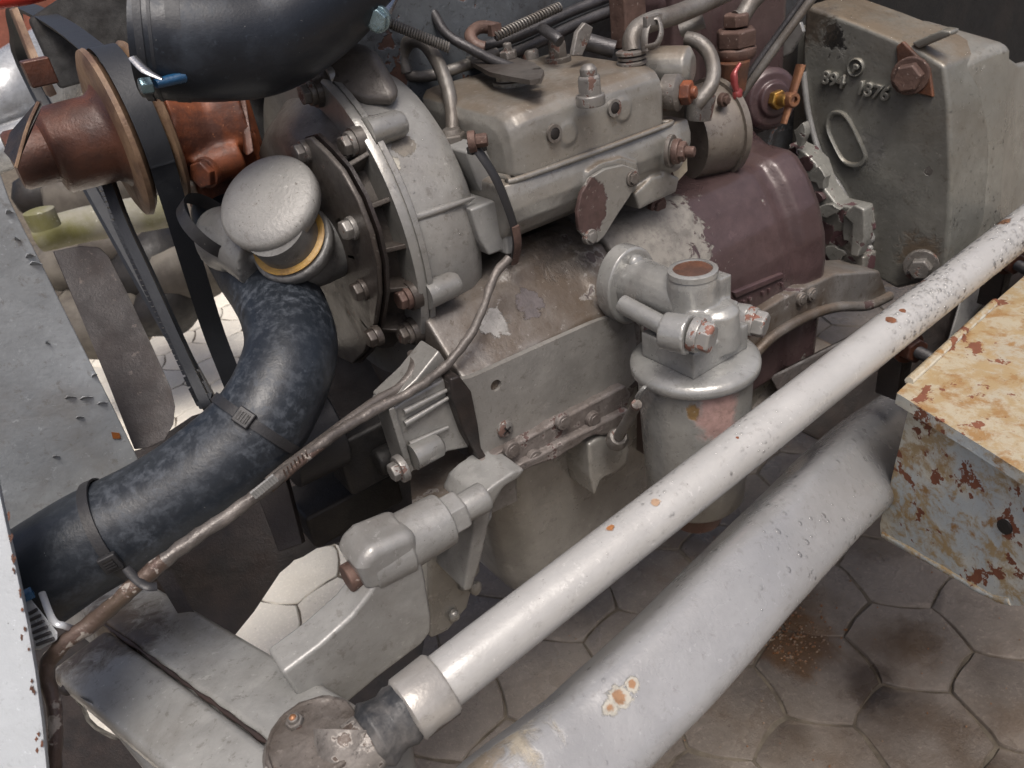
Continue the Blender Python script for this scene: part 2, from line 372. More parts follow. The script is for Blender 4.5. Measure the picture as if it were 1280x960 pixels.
def box_mat():
    t = NT('rusted_box_paint')
    n1 = t.noise(22, 9, .72, .6); n2 = t.noise(75, 8, .72, .5, off=2)
    n = t.mixf(.45, n1, n2)
    um = t.upmask(.3, .8)
    sh = t.mth('ADD', n, t.mth('MULTIPLY', t.mth('SUBTRACT', um, 1.0), .028))                       # the lid has rusted further than the sides
    c = t.mix(t.step(t.noise(7, 5, .6, off=5), .42, .56), (.44, .49, .51), (.62, .60, .51))
    c = t.mix(t.mth('MULTIPLY', um, .8), c, (.37, .31, .21))
    y = t.step(sh, .45, .55); c = t.mix(y, c, (.36, .265, .14))
    y2 = t.step(t.mth('ADD', t.noise(38, 8, .7, .3, off=7), t.mth('MULTIPLY', t.mth('SUBTRACT', um, 1.0), .03)), .50, .61); c = t.mix(y2, c, (.30, .175, .07))
    r = t.step(t.mth('ADD', t.mixf(.3, t.noise(24, 5, .6, .6, off=9), t.noise(110, 4, .6, off=10)), t.mth('MULTIPLY', t.mth('SUBTRACT', um, 1.0), .002)), .562, .578)
    c = t.mix(r, c, t.mix(t.noise(80, 4, .6, off=12), (.10, .035, .018), (.27, .10, .055)))
    c = t.mix(t.step(t.noise(330, 4, .7, off=13), .62, .68, 0, .7), c, (.13, .07, .03))
    nrm = t.bump(n2, .5, .0025); nrm = t.bump(r, -.6, .0015, nrm); nrm = t.bump(t.noise(420, 4, .7), .55, .0008, nrm)
    t.put(t.b.inputs['Base Color'], c); t.put(t.b.inputs['Roughness'], t.mixf(r, .55, .85)); t.put(t.b.inputs['Normal'], nrm)
    return t.m
M['box'] = box_mat()

def water_mat():
    t = NT('water')
    fr = t.n('ShaderNodeFresnel'); fr.inputs['IOR'].default_value = 1.48
    tr = t.n('ShaderNodeBsdfTransparent'); gl = t.n('ShaderNodeBsdfGlossy'); gl.inputs['Roughness'].default_value = .04
    mx = t.n('ShaderNodeMixShader'); t.put(mx.inputs[0], t.mth('MULTIPLY', fr.outputs[0], .75)); t.t.links.new(tr.outputs[0], mx.inputs[1]); t.t.links.new(gl.outputs[0], mx.inputs[2])
    t.t.links.new(mx.outputs[0], t.o.inputs['Surface'])
    return t.m
M['water'] = water_mat()

def paver_mat(name, a, b, rough, wet):
    t = NT(name)
    geo = t.n('ShaderNodeNewGeometry').outputs['Position']
    c = t.mix(t.step(t.noise(4, 6, .65, vec=geo), .36, .66), a, b)
    c = t.mix(t.step(t.noise(160, 5, .75, vec=geo, off=2), .52, .7, 0, .55), c, dk(b, 1.5))
    c = t.mix(t.step(t.noise(130, 4, .7, vec=geo, off=4), .6, .7, 0, .6), c, dk(a, .55))
    if wet:
        st = t.step(t.noise(3.2, 5, .6, vec=geo, off=8), .5, .64); c = t.mix(t.mth('MULTIPLY', st, .6), c, (.085, .05, .022))
        for (p_, r_, c_, k_) in (((.70, .45, 0), .085, (.10, .048, .014), .8), ((.83, .33, 0), .05, (.075, .045, .02), .7), ((.72, .33, 0), .045, (.05, .036, .026), .75), ((1.0, .5, 0), .12, (.085, .06, .035), .5)):
            k = t.n('ShaderNodeVectorMath'); k.operation = 'DISTANCE'; t.t.links.new(geo, k.inputs[0]); k.inputs[1].default_value = p_
            d_ = t.mth('ADD', k.outputs['Value'], t.mth('MULTIPLY', t.mth('SUBTRACT', t.noise(14, 6, .65, .5, vec=geo, off=12), .5), r_ * 2.2))
            c = t.mix(t.step(d_, r_, r_ * .35, 0, k_), c, c_)
        rg = t.step(t.noise(7, 4, .6, vec=geo, off=6), .42, .6, rough - .26, rough + .16)
    else: rg = rough
    nrm = t.bump(t.noise(45, 6, .7, vec=geo), .5, .006); nrm = t.bump(t.noise(420, 4, .75, vec=geo), .6, .0015, nrm)
    t.put(t.b.inputs['Base Color'], c); t.put(t.b.inputs['Roughness'], rg); t.put(t.b.inputs['Normal'], nrm)
    return t.m
M['paver'] = paver_mat('wet_paver', (.145, .122, .1), (.24, .208, .175), .44, True)
M['paverdrylit'] = paver_mat('dry_paver_sky_lit', (.70, .655, .56), (.78, .74, .65), .9, False)  # dry cream, with open-sky brightness put into the colour as well
M['joint'] = rust_metal('joint_sand', (.16, .135, .1), (.085, .07, .052), rough=.85, scale=40, light=(.28, .23, .17), film=0)

# ------------------------------------------------------------------ small hardware shared by many things
def bolt(parent, o, ax, r, h, mat, washer=1.45, stud=0, name='bolt', rot=.2, cat=None, label=None):
    b = MB(); ax = ax.normalized()
    if washer: b.lathe(o - ax * .004, ax, [(0, r * washer), (.0055, r * washer), (.0065, r * washer * .93)], 20)
    b.hexa(o, ax, r, h, rot)
    if stud: b.lathe(o + ax * (h * .8), ax, [(0, r * .52), (stud, r * .52), (stud + r * .12, r * .42)], 14)
    return b.build(name, mat, parent, bevel=min(.0008, r * .12), seg=1, sharp=30, label=label)

def ringline(path, mat, name, parent, r, **k):
    return MB().tube(path, r, **k).build(name, mat, parent)

def drops(parent, target, count, rmin, rmax, box=None, seed=1, facing=True):
    """beads of rain standing on a painted part: flattened domes scattered over its faces"""
    rnd = random.Random(seed); me = target.data; me.calc_loop_triangles()
    L = target.location if target.parent is None else Vector((0, 0, 0))
    root = target
    while root.parent: root = root.parent
    base = root.location
    tr = []
    for t in me.loop_triangles:
        a, b, c = (me.vertices[i].co for i in t.vertices); n = (b - a).cross(c - a); ar = n.length / 2
        if ar < 1e-10: continue
        n.normalize(); ctr = (a + b + c) / 3 + base
        if facing and n.dot(CAMC + Vector((.1, -.1, 0)) - ctr) <= 0: continue
        if n.z < -.55: continue
        tr.append((a, b, c, n, ar))
    cum = []; s = 0
    for t in tr: s += t[4]; cum.append(s)
    import bisect
    vs, fs = [], []
    tries = 0; made = 0
    while made < count and tries < count * 12:
        tries += 1
        a, b, c, n, ar = tr[min(len(tr) - 1, bisect.bisect(cum, rnd.random() * s))]
        u, v = rnd.random(), rnd.random()
        if u + v > 1: u, v = 1 - u, 1 - v
        p = a + (b - a) * u + (c - a) * v
        if box and not box(p + base): continue
        if mnoise.noise((p + base) * 16) < rnd.uniform(-.55, .25): continue
        r = rmin + (rmax - rmin) * rnd.random() ** 3
        e1, e2 = frame(n); sx = rnd.uniform(.85, 1.35); k0 = len(vs)
        nn = 7
        for hh, rr in ((-.04, 1.0), (.15, .9), (.30, .55)):
            for q in range(nn):
                an = 2 * math.pi * q / nn
                vs.append(p + (e1 * math.cos(an) + e2 * math.sin(an) * sx) * r * rr + n * r * hh)
        vs.append(p + n * r * .36)
        for l in range(2):
            for q in range(nn): fs.append((k0 + l * nn + q, k0 + l * nn + (q + 1) % nn, k0 + (l + 1) * nn + (q + 1) % nn, k0 + (l + 1) * nn + q))
        for q in range(nn): fs.append((k0 + 2 * nn + q, k0 + 2 * nn + (q + 1) % nn, k0 + 3 * nn))
        made += 1
    me2 = bpy.data.meshes.new('water_drops'); me2.from_pydata(vs, [], fs)
    me2.polygons.foreach_set('use_smooth', [True] * len(fs)); me2.materials.append(M['water'])
    o = bpy.data.objects.new('water_drops', me2); COL.objects.link(o); o.parent = parent; o['kind'] = 'stuff'
    return o

# ------------------------------------------------------------------ ground
g = MB(); g.loft([[Vector((-60, -60, -.3)), Vector((60, -60, -.3)), Vector((60, 60, -.3)), Vector((-60, 60, -.3))], [Vector((-60, -60, -.003)), Vector((60, -60, -.003)), Vector((60, 60, -.003)), Vector((-60, 60, -.003))]])
ground = g.build('ground', M['joint'], loc=(0, 0, 0), kind='structure')
S = .086; rnd = random.Random(3)
ang = R(-22)
def inview(p):
    c = M3.transposed() @ (p - CAMC)
    if c.z < .1: return False
    x, y = 640 + F * c.x / c.z, 480 + F * c.y / c.z
    return -110 < x < 1390 and -110 < y < 1070
cells = []
for i in range(-22, 40):
    for j in range(-22, 40):
        a, b = i * S * math.sqrt(3) + (j % 2) * S * math.sqrt(3) / 2, j * S * 1.5
        x, y = .4 + a * math.cos(ang) - b * math.sin(ang), .5 + a * math.sin(ang) + b * math.cos(ang)
        p = Vector((x, y, 0))
        if inview(p) and y < 2.9 and x < 2.6: cells.append((( p - CAMC).length, p))
cells.sort(key=lambda t: t[0])
meshes = []
for k in range(5):
    b = MB(); r2 = random.Random(k); n = 6
    base = []
    for q in range(6):
        an0, an1 = math.pi / 6 + q * math.pi / 3, math.pi / 6 + (q + 1) * math.pi / 3
        p0, p1 = Vector((math.cos(an0), math.sin(an0), 0)), Vector((math.cos(an1), math.sin(an1), 0))
        for t in (0, .2, .5, .8):
            bulge = (.055 if q % 2 else -.055) * (1 if t == .5 else .7 if t else 0)      # wavy edges that lock into the next paver
            p = (p0.lerp(p1, t) + (p0 + p1).normalized() * bulge) * (S - .0006 + r2.uniform(-.0034, .0010)); base.append(p)
    b.loft([[p + Vector((0, 0, -.05)) for p in base], [p + Vector((0, 0, -.0028)) for p in base], [p * .974 + Vector((0, 0, r2.uniform(-.0008, .0002))) for p in base]])
    o = b.build('paver', M['paver'], ground); me = o.data; bpy.data.objects.remove(o)
    me2 = me.copy(); me2.materials[0] = M['paverdrylit']; meshes.append((me, me2))
for _, p in cells[:298]:
    k = rnd.randrange(5)
    dry_lit = p.y > .93 + .1 * mnoise.noise(p * 3) and p.x < .45 or p.y > 1.15  # far side pavers take the dry, sky-brightened colour
    o = bpy.data.objects.new('paver', meshes[k][1 if dry_lit else 0]); COL.objects.link(o); o.parent = ground
    o.location = p + Vector((0, 0, rnd.uniform(-.002, .0015))); o.rotation_euler = (rnd.uniform(-.008, .008), rnd.uniform(-.008, .008), ang + rnd.randrange(3) * math.pi / 1.5)
# the pavers farther off that show smallest, laid as one field
if len(cells) > 298:
    b = MB()
    for _, p in cells[298:]:
        rg = [p + Vector((math.cos(math.pi / 6 + q * math.pi / 3 + ang), math.sin(math.pi / 6 + q * math.pi / 3 + ang), 0)) * (S - .0025) for q in range(6)]
        b.loft([[q + Vector((0, 0, -.03)) for q in rg], [q + Vector((0, 0, -.003)) for q in rg], [p + (q - p) * .965 for q in rg]])
    b.build('paver_field', M['paverdrylit'], ground, kind='stuff')
# crumbs and wet grit lying on the pavers
vs, fs = [], []
for k in range(420):
    if k < 260: c = Vector((.66 + abs(rnd.gauss(0, .06)), .45 + rnd.gauss(0, .026), .0))
    else: c = Vector((rnd.uniform(.4, 1.15), rnd.uniform(.2, .75), .001))
    r = rnd.uniform(.0006, .0022) * (1 if k < 260 else .7); k0 = len(vs); an = rnd.random() * 3
    for q in range(5): vs.append(c + Vector((math.cos(q * 1.257 + an) * r * rnd.uniform(.8, 1.8), math.sin(q * 1.257 + an) * r, 0)))
    for q in range(5): vs.append(c + Vector((math.cos(q * 1.257 + an) * r * .7, math.sin(q * 1.257 + an) * r * .6, r * rnd.uniform(.5, 1.1))))
    fs += [(k0 + q, k0 + (q + 1) % 5, k0 + 5 + (q + 1) % 5, k0 + 5 + q) for q in range(5)] + [tuple(k0 + 5 + q for q in range(5))]
me = bpy.data.meshes.new('grit'); me.from_pydata(vs, [], fs)
t = NT('grit'); t.put(t.b.inputs['Base Color'], t.mix(t.step(t.noise(120, 2), .42, .6), (.22, .09, .03), (.26, .2, .14))); t.b.inputs['Roughness'].default_value = .35
me.materials.append(t.m); o = bpy.data.objects.new('grit', me); COL.objects.link(o); o['kind'] = 'stuff'; o['label'] = 'rusty wet grit lying on the brown pavers'

# ------------------------------------------------------------------ engine block
eb = thing('engine_block', 'grimy grey painted engine block in the middle with maroon primer at its rear end', 'engine', (.45, .6, .45))
# dark upper mass and far side of the engine (cylinder block and head above the frame)
b = MB()
b.box(Vector((.665, .86, .80)), EX * .335, EY * .16, EZ * .34)
b.box(Vector((.62, .90, 1.02)), EX * .36, EY * .2, EZ * .14)
b.build('cylinder_block', M['wall'], eb, bevel=.008)
# crankcase shoulder: section in y,z swept along x
prof = [(.80, .535), (.512, .535), (.506, .555), (.497, .557), (.497, .652), (.500, .660), (.512, .668), (.545, .700), (.600, .718), (.66, .735), (.80, .74)]
def sect(x, k=0): return [Vector((x, y + k * (y < .79), z)) for y, z in prof]
b = MB(); b.loft([sect(.262), sect(.30), sect(.40), sect(.468)])
b.tube([on(690, 325, 'Y', .60), on(722, 360, 'Y', .55), on(752, 400, 'Y', .515)], [.034, .032, .024], n=18)
b.tube([on(600, 420, 'Y', .56), on(640, 352, 'Y', .575), on(700, 320, 'Y', .59)], [.022, .036, .034], n=16)
ck = b.build('crankcase', M['block'], eb, remesh=.0025, sm=5)
ck.data.materials[0] = paint('crankcase_paint', (.265, .257, .247), grime=.75, chips=.61, cscale=17, ccol=(.075, .055, .052), dust=.45, dcol=(.095, .078, .064), fine=.7, specks=.6,
    spots=(((surf(ck, 700, 318), (1, 1, 1)), .038, (.045, .036, .030), 1.4, .2), ((surf(ck, 765, 440), (1, 1, 1)), .022, (.07, .045, .038), 1.8, .6), ((surf(ck, 618, 405), (1, 1, 1)), .016, (.30, .29, .275), 2.0, .8), ((surf(ck, 660, 380), (1.0, 1, 1)), .014, (.10, .085, .085), 2.0, .85)), off=64)
# flat side cover with its lip
M['cover'] = paint('side_cover_paint', (.31, .30, .28), grime=.3, chips=.665, cscale=24, ccol=(.085, .05, .045), specks=.6, off=62)
cp = onl([(560, 478), (590, 472), (740, 404), (790, 385), (800, 470), (778, 492), (612, 578), (585, 540)], 'Y', .4935)
h1 = on(620, 482, 'Y', .4935)
sc_ = plate_holes(cp, [circ(h1, EX, EZ, .0056)], EY * .006).build('side_cover', M['cover'], eb)
MB().lathe(h1 + EY * .0058, -EY, [(-.001, .0062), (-.0005, .0056), (-.0003, .0001)], 20).build('hole_bottom', M['dark'], eb)
h2 = on(631, 536, 'Y', .4928)
s = MB().lathe(h2 + EY * .002, -EY, [(0, .0085), (.004, .0085), (.0055, .006), (.0055, .0001)], 20).build('screw', M['boltgrey'], eb, bevel=.0005, seg=1)
for a in (.5, 2.07):
    d = EX * math.cos(a) + EZ * math.sin(a); e = EX * -math.sin(a) + EZ * math.cos(a)
    MB().box(h2 - EY * .0037, d * .0045, e * .0008, EY * .0006).build('slot', M['dark'], s)
# sump rail: two stepped ledges running back along the side
def rail(pts, y0, depth, mat, name, wob=.0014):
    b = MB(); q = onl(pts, 'Y', y0); b.prism(q, EY * depth)
    bmesh.ops.subdivide_edges(b.bm, edges=[e for e in b.bm.edges if e.calc_length() > .03], cuts=6, use_grid_fill=True)
    b.wobble(wob, 70, 3); return b.build(name, mat, eb, bevel=.003)
rail([(603, 578), (612, 574), (700, 525), (782, 482), (790, 492), (786, 508), (704, 550), (618, 598)], .484, .03, M['rail'], 'upper_sump_rail', .0022)
rail([(600, 604), (618, 600), (704, 553), (788, 511), (792, 525), (770, 540), (735, 548), (700, 572), (640, 594), (610, 612), (590, 640)], .476, .04, M['rail'], 'lower_sump_rail', .0022)
for (x, y) in ((640, 562), (704, 527), (668, 572), (742, 524)):
    bolt(eb, on(x, y, 'Y', .480), -EY, .0062, .003, M['rail'], washer=1.3)
# ledge with the mounting hole at the lower front corner
lz = on(575, 595, 'Z', .563)
q = onl([(512, 590), (560, 560), (640, 566), (640, 590), (600, 608), (575, 622), (545, 640), (516, 640)], 'Z', .563)
plate_holes(q, [circ(lz, EX, EY, .0088)], -EZ * .035).build('mounting_ledge', M['block'], eb)
MB().lathe(lz - EZ * .034, EZ, [(0, .0088), (.012, .0088), (.012, .0001)], 22).build('hole_bottom', M['rust'], eb)
# slot between timing case and side cover, its shade put in as a dark crescent
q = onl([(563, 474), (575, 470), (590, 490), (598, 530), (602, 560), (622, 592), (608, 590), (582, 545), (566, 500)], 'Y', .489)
MB().prism(q, EY * .02).build('crescent_slot_shade', M['darkbrown'], eb, bevel=.002)
# maroon rear barrel of the block with raised seam
mar = paint('maroon_primer_block', (.092, .060, .060), var=.22, metal=.1, grime=.35, chips=.66, rough=.4, cscale=13, ccol=(.24, .23, .21), gcol=(.055, .032, .03), dust=.2,
    spots=(((tuple(on(800, 290, 'Y', .53) - eb.location), (1, .55, .75)), .094, (.24, .225, .20), 1.3),), off=8)
bp_ = [(.78, .45), (.503, .45), (.4995, .585), (.503, .615), (.515, .652), (.533, .684), (.549, .702), (.560, .707), (.590, .709), (.612, .722), (.624, .748), (.628, .80), (.632, .90), (.78, .90)]
def bsec(x, k): return [Vector((x, y - k * (y < .7), (z if x > .66 or z < .712 else .712 + (z - .712) * .08) + k * .6 * (y < .7) * (z > .6))) for y, z in bp_]
b = MB(); b.loft([bsec(.474, 0), bsec(.60, 0), bsec(.655, 0), bsec(.665, 0), bsec(.70, 0), bsec(.715, -.004), bsec(.724, -.004), bsec(.734, .005), (bsec(.762, .007)), bsec(.775, .003)])
b.build('rear_barrel', mar, eb, remesh=.0026, sm=6)
q = onl([(918, 366), (979, 341), (981, 347), (921, 373)], 'Y', .497); MB().prism(q, EY * .012).build('casting_seam', M['maroon'], eb, bevel=.0015)
# raised casting letters by the seam, worn to lumps
b = MB()
for k in range(7):
    if k in (2, 5): continue
    p = on(928 + k * 8, 377 - k * 3.6, 'Y', .4995); b.box(p, EX * random.uniform(.0014, .0026), EZ * random.uniform(.002, .0036), EY * .003)
b.build('casting_marks', M['maroon'], eb, bevel=.0006)
# skirt under the barrel ending in an arch
sk = onl([(905, 420), (980, 372), (1045, 342), (1100, 338), (1112, 372), (1085, 384), (1046, 386), (1008, 397), (968, 420), (945, 442), (920, 452)], 'Y', .488)
b = MB().prism(sk, EY * .06); b.build('rear_skirt', M['block'], eb, bevel=.004)
ll = onl([(945, 441), (968, 419), (1008, 396), (1046, 384), (1085, 382), (1112, 370)], 'Y', .484)
MB().tube(ll, .0065, n=10).build('skirt_lip', M['block'], eb)
for (x, y) in ((1015, 368), (1002, 374)): bolt(eb, on(x, y, 'Y', .486), -EY, .006, .004, M['block'], washer=1.4)
# upper maroon cylinder with boss for the tap
tb = on(966, 124, 'Y', .60); tax = Vector((-.35, -.9, .12)).normalized()
MB().lathe(tb - tax * .04, tax, [(0, .036), (.035, .036), (.041, .030), (.041, .021), (.047, .019), (.047, .0001)], 36).build('tap_boss', M['maroon'], eb, bevel=.002)
# torn, flaked end flange in front of the gearbox
b = MB(); rn = random.Random(5)
fl = [(985, 180), (1005, 190), (1020, 205), (1030, 235), (1045, 255), (1075, 262), (1080, 295), (1062, 300), (1068, 318), (1080, 322), (1078, 345), (1050, 338), (1032, 330), (1024, 300), (1008, 268), (996, 235), (985, 210)]
q = onl(fl, 'X', .885); b.prism(q, EX * .03)
b.build('end_flange', paint('flaked_flange', (.30, .30, .275), grime=.4, chips=.53, cscale=30, ccol=(.09, .045, .05), lump=.8, fine=.5, off=31), eb, bevel=.003)
fm_ = paint('torn_paint', (.31, .31, .285), grime=.35, chips=.58, cscale=40, ccol=(.09, .05, .05), lump=.6, fine=.6, off=66)
rn = random.Random(11)
for k, (x, y, rx, ry, mt) in enumerate(((1006, 205, 12, 9, 1), (1024, 222, 10, 14, 0), (1018, 250, 12, 10, 1), (1036, 262, 14, 9, 0), (1030, 292, 11, 14, 1), (1044, 318, 16, 10, 0), (1060, 285, 9, 22, 0), (1000, 168, 7, 14, 0), (990, 190, 9, 8, 1), (1052, 300, 8, 8, 1))):
    pts = []
    for q_ in range(11):
        an = 2 * math.pi * q_ / 11; f = rn.uniform(.6, 1.25); pts.append(on(x + rx * f * math.cos(an), y + ry * f * math.sin(an), 'X', .884 - .003 * (k % 4)))
    b = MB(); b.prism(pts, EX * (.008 + .004 * (k % 3))); b.wobble(.0012, 120, k)
    b.build('torn_paint_flake', fm_ if mt == 0 else M['maroon'], eb, bevel=.001, seg=1)
b = MB(); b.prism(onl([(1052, 268), (1068, 256), (1080, 262), (1081, 300), (1072, 322), (1062, 320), (1064, 280)], 'X', .872), EX * .02); b.build('flange_step', fm_, eb, bevel=.003)
b = MB(); b.box(Vector((.765, .72, .80)), EX * .105, EY * .088, EZ * .10); b.build('upper_wall', mar, eb, bevel=.02, seg=4)
q = onl([(972, 64), (984, 30), (1000, 28), (1004, 40), (988, 66), (978, 72)], 'X', .87)
MB().prism(q, EX * .006).build('flange_tab', M['filter'], eb, bevel=.0015)

# oil sump below
os_ = thing('oil_sump', 'grey oil sump bulging below the sump rail behind the drag link', 'oil sump', (.45, .6, .3))
def ssec(z, ins, x0=.275, x1=.80):
    y0 = .512 + ins
    return [Vector((x0 + ins, .82, z)), Vector((x0 + ins * 1.2, y0 + .03, z)), Vector((x0 + .03 + ins, y0, z)), Vector((x1 - .03, y0, z)), Vector((x1, y0 + .03, z)), Vector((x1, .82, z))]
b = MB(); b.loft([ssec(.27, .06), ssec(.30, .03), ssec(.36, .016), ssec(.50, .004), ssec(.555, 0)]); b.build('sump_bowl', M['sump'], os_, bevel=.012, seg=3, sharp=20)
b = MB(); q = [(736, 556), (752, 545), (780, 543), (788, 562), (784, 580), (770, 592), (752, 600), (744, 622), (738, 596)]
b.prism(onl(q, 'Y', .478), EY * .04); b.build('dipstick_boss', M['sump'], os_, remesh=.0018, sm=5)
b = MB(); b.prism(onl([(536, 700), (600, 640), (604, 690), (585, 760), (560, 790), (538, 800)], 'Y', .50), EY * .05); b.build('sump_web', M['sump'], os_, bevel=.004)
for (x, y, r) in ((590, 712, .008), (595, 735, .007), (568, 770, .006)):
    bb = MB(); bb.lathe_sc(on(x, y, 'Y', .497), r, 6, (1, .7, 1.3)); bb.wobble(.002, 100, x); bb.build('casting_lump', M['sump'], os_)
# dipstick with a flat ring end
ds = thing('dipstick', 'small silver dipstick with a flat loop end beside the oil filter bowl', 'dipstick', on(775, 540, 'Y', .46))
p0, p1 = on(772, 548, 'Y', .455), on(796, 505, 'Y', .400)
MB().tube([p0, p1], [.0055, .0045], n=10).build('stem', M['boltgrey'], ds)
MB().lathe(p0 - (p1 - p0).normalized() * .008, (p1 - p0), [(0, .0105), (.01, .0105), (.014, .008)], 18).build('collar', M['boltgrey'], ds)
pt = on(801, 491, 'Y', .388); dd = (p1 - p0).normalized()
b = MB(); e = dd.cross(EY).normalized(); b.loft([[pt + (dd * math.cos(a) * .0135 + e * math.sin(a) * .0052) - EY * .002 for a in [k * math.pi / 9 for k in range(18)]], [pt + (dd * math.cos(a) * .0135 + e * math.sin(a) * .0052) + EY * .002 for a in [k * math.pi / 9 for k in range(18)]]])
b.build('loop', M['filter'], ds, bevel=.0008, seg=1)

# ------------------------------------------------------------------ timing case
tcv = thing('timing_cover', 'grey cast timing gear cover with ribbed rounded rim and raindrops', 'engine cover', (.30, .62, .6))
CY, CZ, CR = .690, .752, .152
def arc(x, r, a0=0, a1=2 * math.pi, n=72): return [Vector((x, CY + r * math.cos(a0 + (a1 - a0) * k / n), CZ + r * math.sin(a0 + (a1 - a0) * k / n))) for k in range(n)]
b = MB(); b.loft([arc(.264, CR - .010), arc(.30, CR - .011), arc(.322, CR - .014), arc(.338, CR - .022), arc(.346, CR - .034), arc(.349, CR - .05)])
drum = b.build('drum', M['alu'], tcv)
drum.data.materials[0] = paint('timing_drum_paint', (.33, .325, .308), grime=.34, chips=.72, metal=.15, rough=.38, cscale=30, ccol=(.5, .49, .46), dust=.2,
    spots=[((surf(drum, x, y), (1, 1, 1)), r, c_, 1.6, .85) for x, y, r, c_ in ((488, 205, .008, (.46, .44, .38)), (492, 240, .006, (.55, .53, .48)), (498, 258, .004, (.55, .53, .48)), (470, 160, .012, (.13, .10, .075)), (505, 180, .01, (.2, .18, .15)))], off=3)
b = MB(); b.loft([arc(.2585, CR - .016), arc(.2585, CR - .001), arc(.2605, CR), arc(.2655, CR), arc(.2655, CR - .002), arc(.2675, CR - .002), arc(.2675, CR), arc(.2725, CR), arc(.274, CR - .002), arc(.274, CR - .016)])
b.build('rim_flange', M['alu'], tcv)
def onrim(a, x, r): return Vector((x, CY + r * math.cos(a), CZ + r * math.sin(a)))
def pang(px, py, x=.27):
    q = on(px, py, 'X', x); return math.atan2(q.z - CZ, q.y - CY)
# bolt bosses behind the flange with their bolts in front
for (px, py, mt) in ((408, 118, 'boltgrey'), (455, 182, 'boltgrey'), (536, 372, 'boltbrown'), (545, 432, 'boltgrey')):
    a = pang(px + 6, py); rr = CR - .004
    MB().lathe(onrim(a, .266, rr), EX, [(0, .0125), (.028, .0115), (.033, .009), (.034, .0001)], 22).build('boss', M['alu'], tcv)
    MB().lathe(onrim(a, .2535, rr - .008), EX, [(0, .0125), (.008, .0135)], 22).build('bolt_pad', M['front'], tcv)
    bolt(tcv, onrim(a, .2515, rr - .008), -EX, .0088, .0085, M[mt], washer=1.18)
# ribs on the drum
for (pts, r) in (([(512, 273), (540, 262), (566, 250)], .0038), ([(548, 412), (575, 395), (598, 366)], .006)):
    b = MB(); pp = []
    for (x, y), xx in zip(pts, (.276, .305, .336)):
        q = on(x, y, 'X', xx); a = math.atan2(q.z - CZ, q.y - CY); pp.append(onrim(a, xx, CR - .012))
    b.tube(pp, [r, r * .9, r * .35], n=10); b.build('rib', M['alu'], tcv)
# front casting ahead of the flange: neck, fins, back plate of the water pump
b = MB(); b.loft([arc(.2265, CR - .055), arc(.235, CR - .045), arc(.259, CR - .028)]); b.build('front_neck', M['front'], tcv)
for (px, py) in ((470, 200), (500, 245), (512, 300), (520, 345), (528, 400)):
    a = pang(px, py); u = Vector((0, math.cos(a), math.sin(a))); tt = Vector((0, -math.sin(a), math.cos(a)))
    c = Vector((0, CY, CZ))
    pts = [c + EX * .222 + u * (CR - .045), c + EX * .222 + u * (CR - .030), c + EX * .259 + u * (CR - .006), c + EX * .259 + u * (CR - .04)]
    MB().prism([p - tt * .0022 for p in pts], tt * .0044).build('fin', M['front'], tcv, bevel=.001)
pl = [(372, 176), (386, 172), (405, 190), (426, 214), (446, 250), (462, 292), (471, 330), (473, 368), (468, 405), (455, 440), (440, 455), (410, 440), (385, 380), (375, 300), (368, 215)]
q = onl(pl, 'X', .222); MB().prism(q, EX * .005).build('back_plate', M['front'], tcv, bevel=.0015)
MB().prism([p + EX * .0065 + (p - Vector((.222, .75, .75))).normalized() * .0025 for p in q], EX * .003).build('gasket', M['darkbrown'], tcv)
for (x, y) in ((381, 190), (440, 285), (453, 362), (470, 420)):
    bolt(tcv, on(x, y, 'X', .2205), -EX, .0085, .009, M['front'] if y > 300 else M['boltgrey'], washer=1.12)
# lower case corner
cc = onl([(488, 512), (505, 500), (560, 470), (572, 505), (592, 560), (560, 566), (516, 592)], 'Y', .50)
MB().prism(cc, EY * .022).build('lower_case', M['alu'], tcv, bevel=.004)
q = onl([(549, 438), (558, 452), (522, 486), (506, 506), (500, 545), (490, 520), (486, 506), (520, 474)], 'Y', .506); MB().prism(q, EY * .03).build('flange_strip', M['alu'], tcv, bevel=.002)
q = onl([(486, 512), (494, 508), (518, 588), (511, 594)], 'Y', .494); MB().prism(q, EY * .03).build('lower_flange', M['alu'], tcv, bevel=.0015)
for seg_ in (((505, 515), (560, 487)), ((506, 530), (566, 494)), ((512, 556), (560, 534)), ((515, 572), (545, 558))):
    a, c = (on(*k, 'Y', .498) for k in seg_); MB().tube([a, c], [.003, .0018], n=8).build('rib', M['alu'], tcv)
a, c = on(516, 572, 'Y', .492), on(548, 556, 'Y', .492)
MB().lathe(a, c - a, [(0, .0115), ((c - a).length, .0105), ((c - a).length + .003, .007)], 20).build('boss', M['alu'], tcv)
bolt(tcv, on(500, 586, 'Y', .49), -EX, .0085, .009, M['boltgrey'])
drops(tcv, drum, 800, .0004, .0011, seed=4)

# ------------------------------------------------------------------ injection pump
ip = thing('injection_pump', 'grey fuel injection pump with a grimy flat top and rounded barrel', 'fuel pump', (.46, .6, .7))
x0, x1 = .366, .552
def up_sec(x, ins=0.0):
    pr = [(.680, .798), (.531, .798), (.530, .832), (.532, .842), (.538, .849), (.548, .853), (.68, .858)]
    return [Vector((x, y + (ins if y < .6 else -ins), z - (ins if z > .82 else 0))) for y, z in pr]
b = MB(); b.loft([up_sec(x0, .014), up_sec(x0 + .003, .006), up_sec(x0 + .010, .0015), up_sec(x0 + .02), up_sec(x1 - .02), up_sec(x1 - .01, .0015), up_sec(x1, .010)])
for (px, py) in ((700, 165), (768, 136)):            # round swellings round the two screw holes
    b.lathe(on(px, py, 'Y', .541), -EY, [(-.01, .0125), (.010, .0115), (.0125, .009)], 20)
b.lathe(on(735, 128, 'Y', .545), -EY, [(-.005, .013), (.012, .011)], 20)
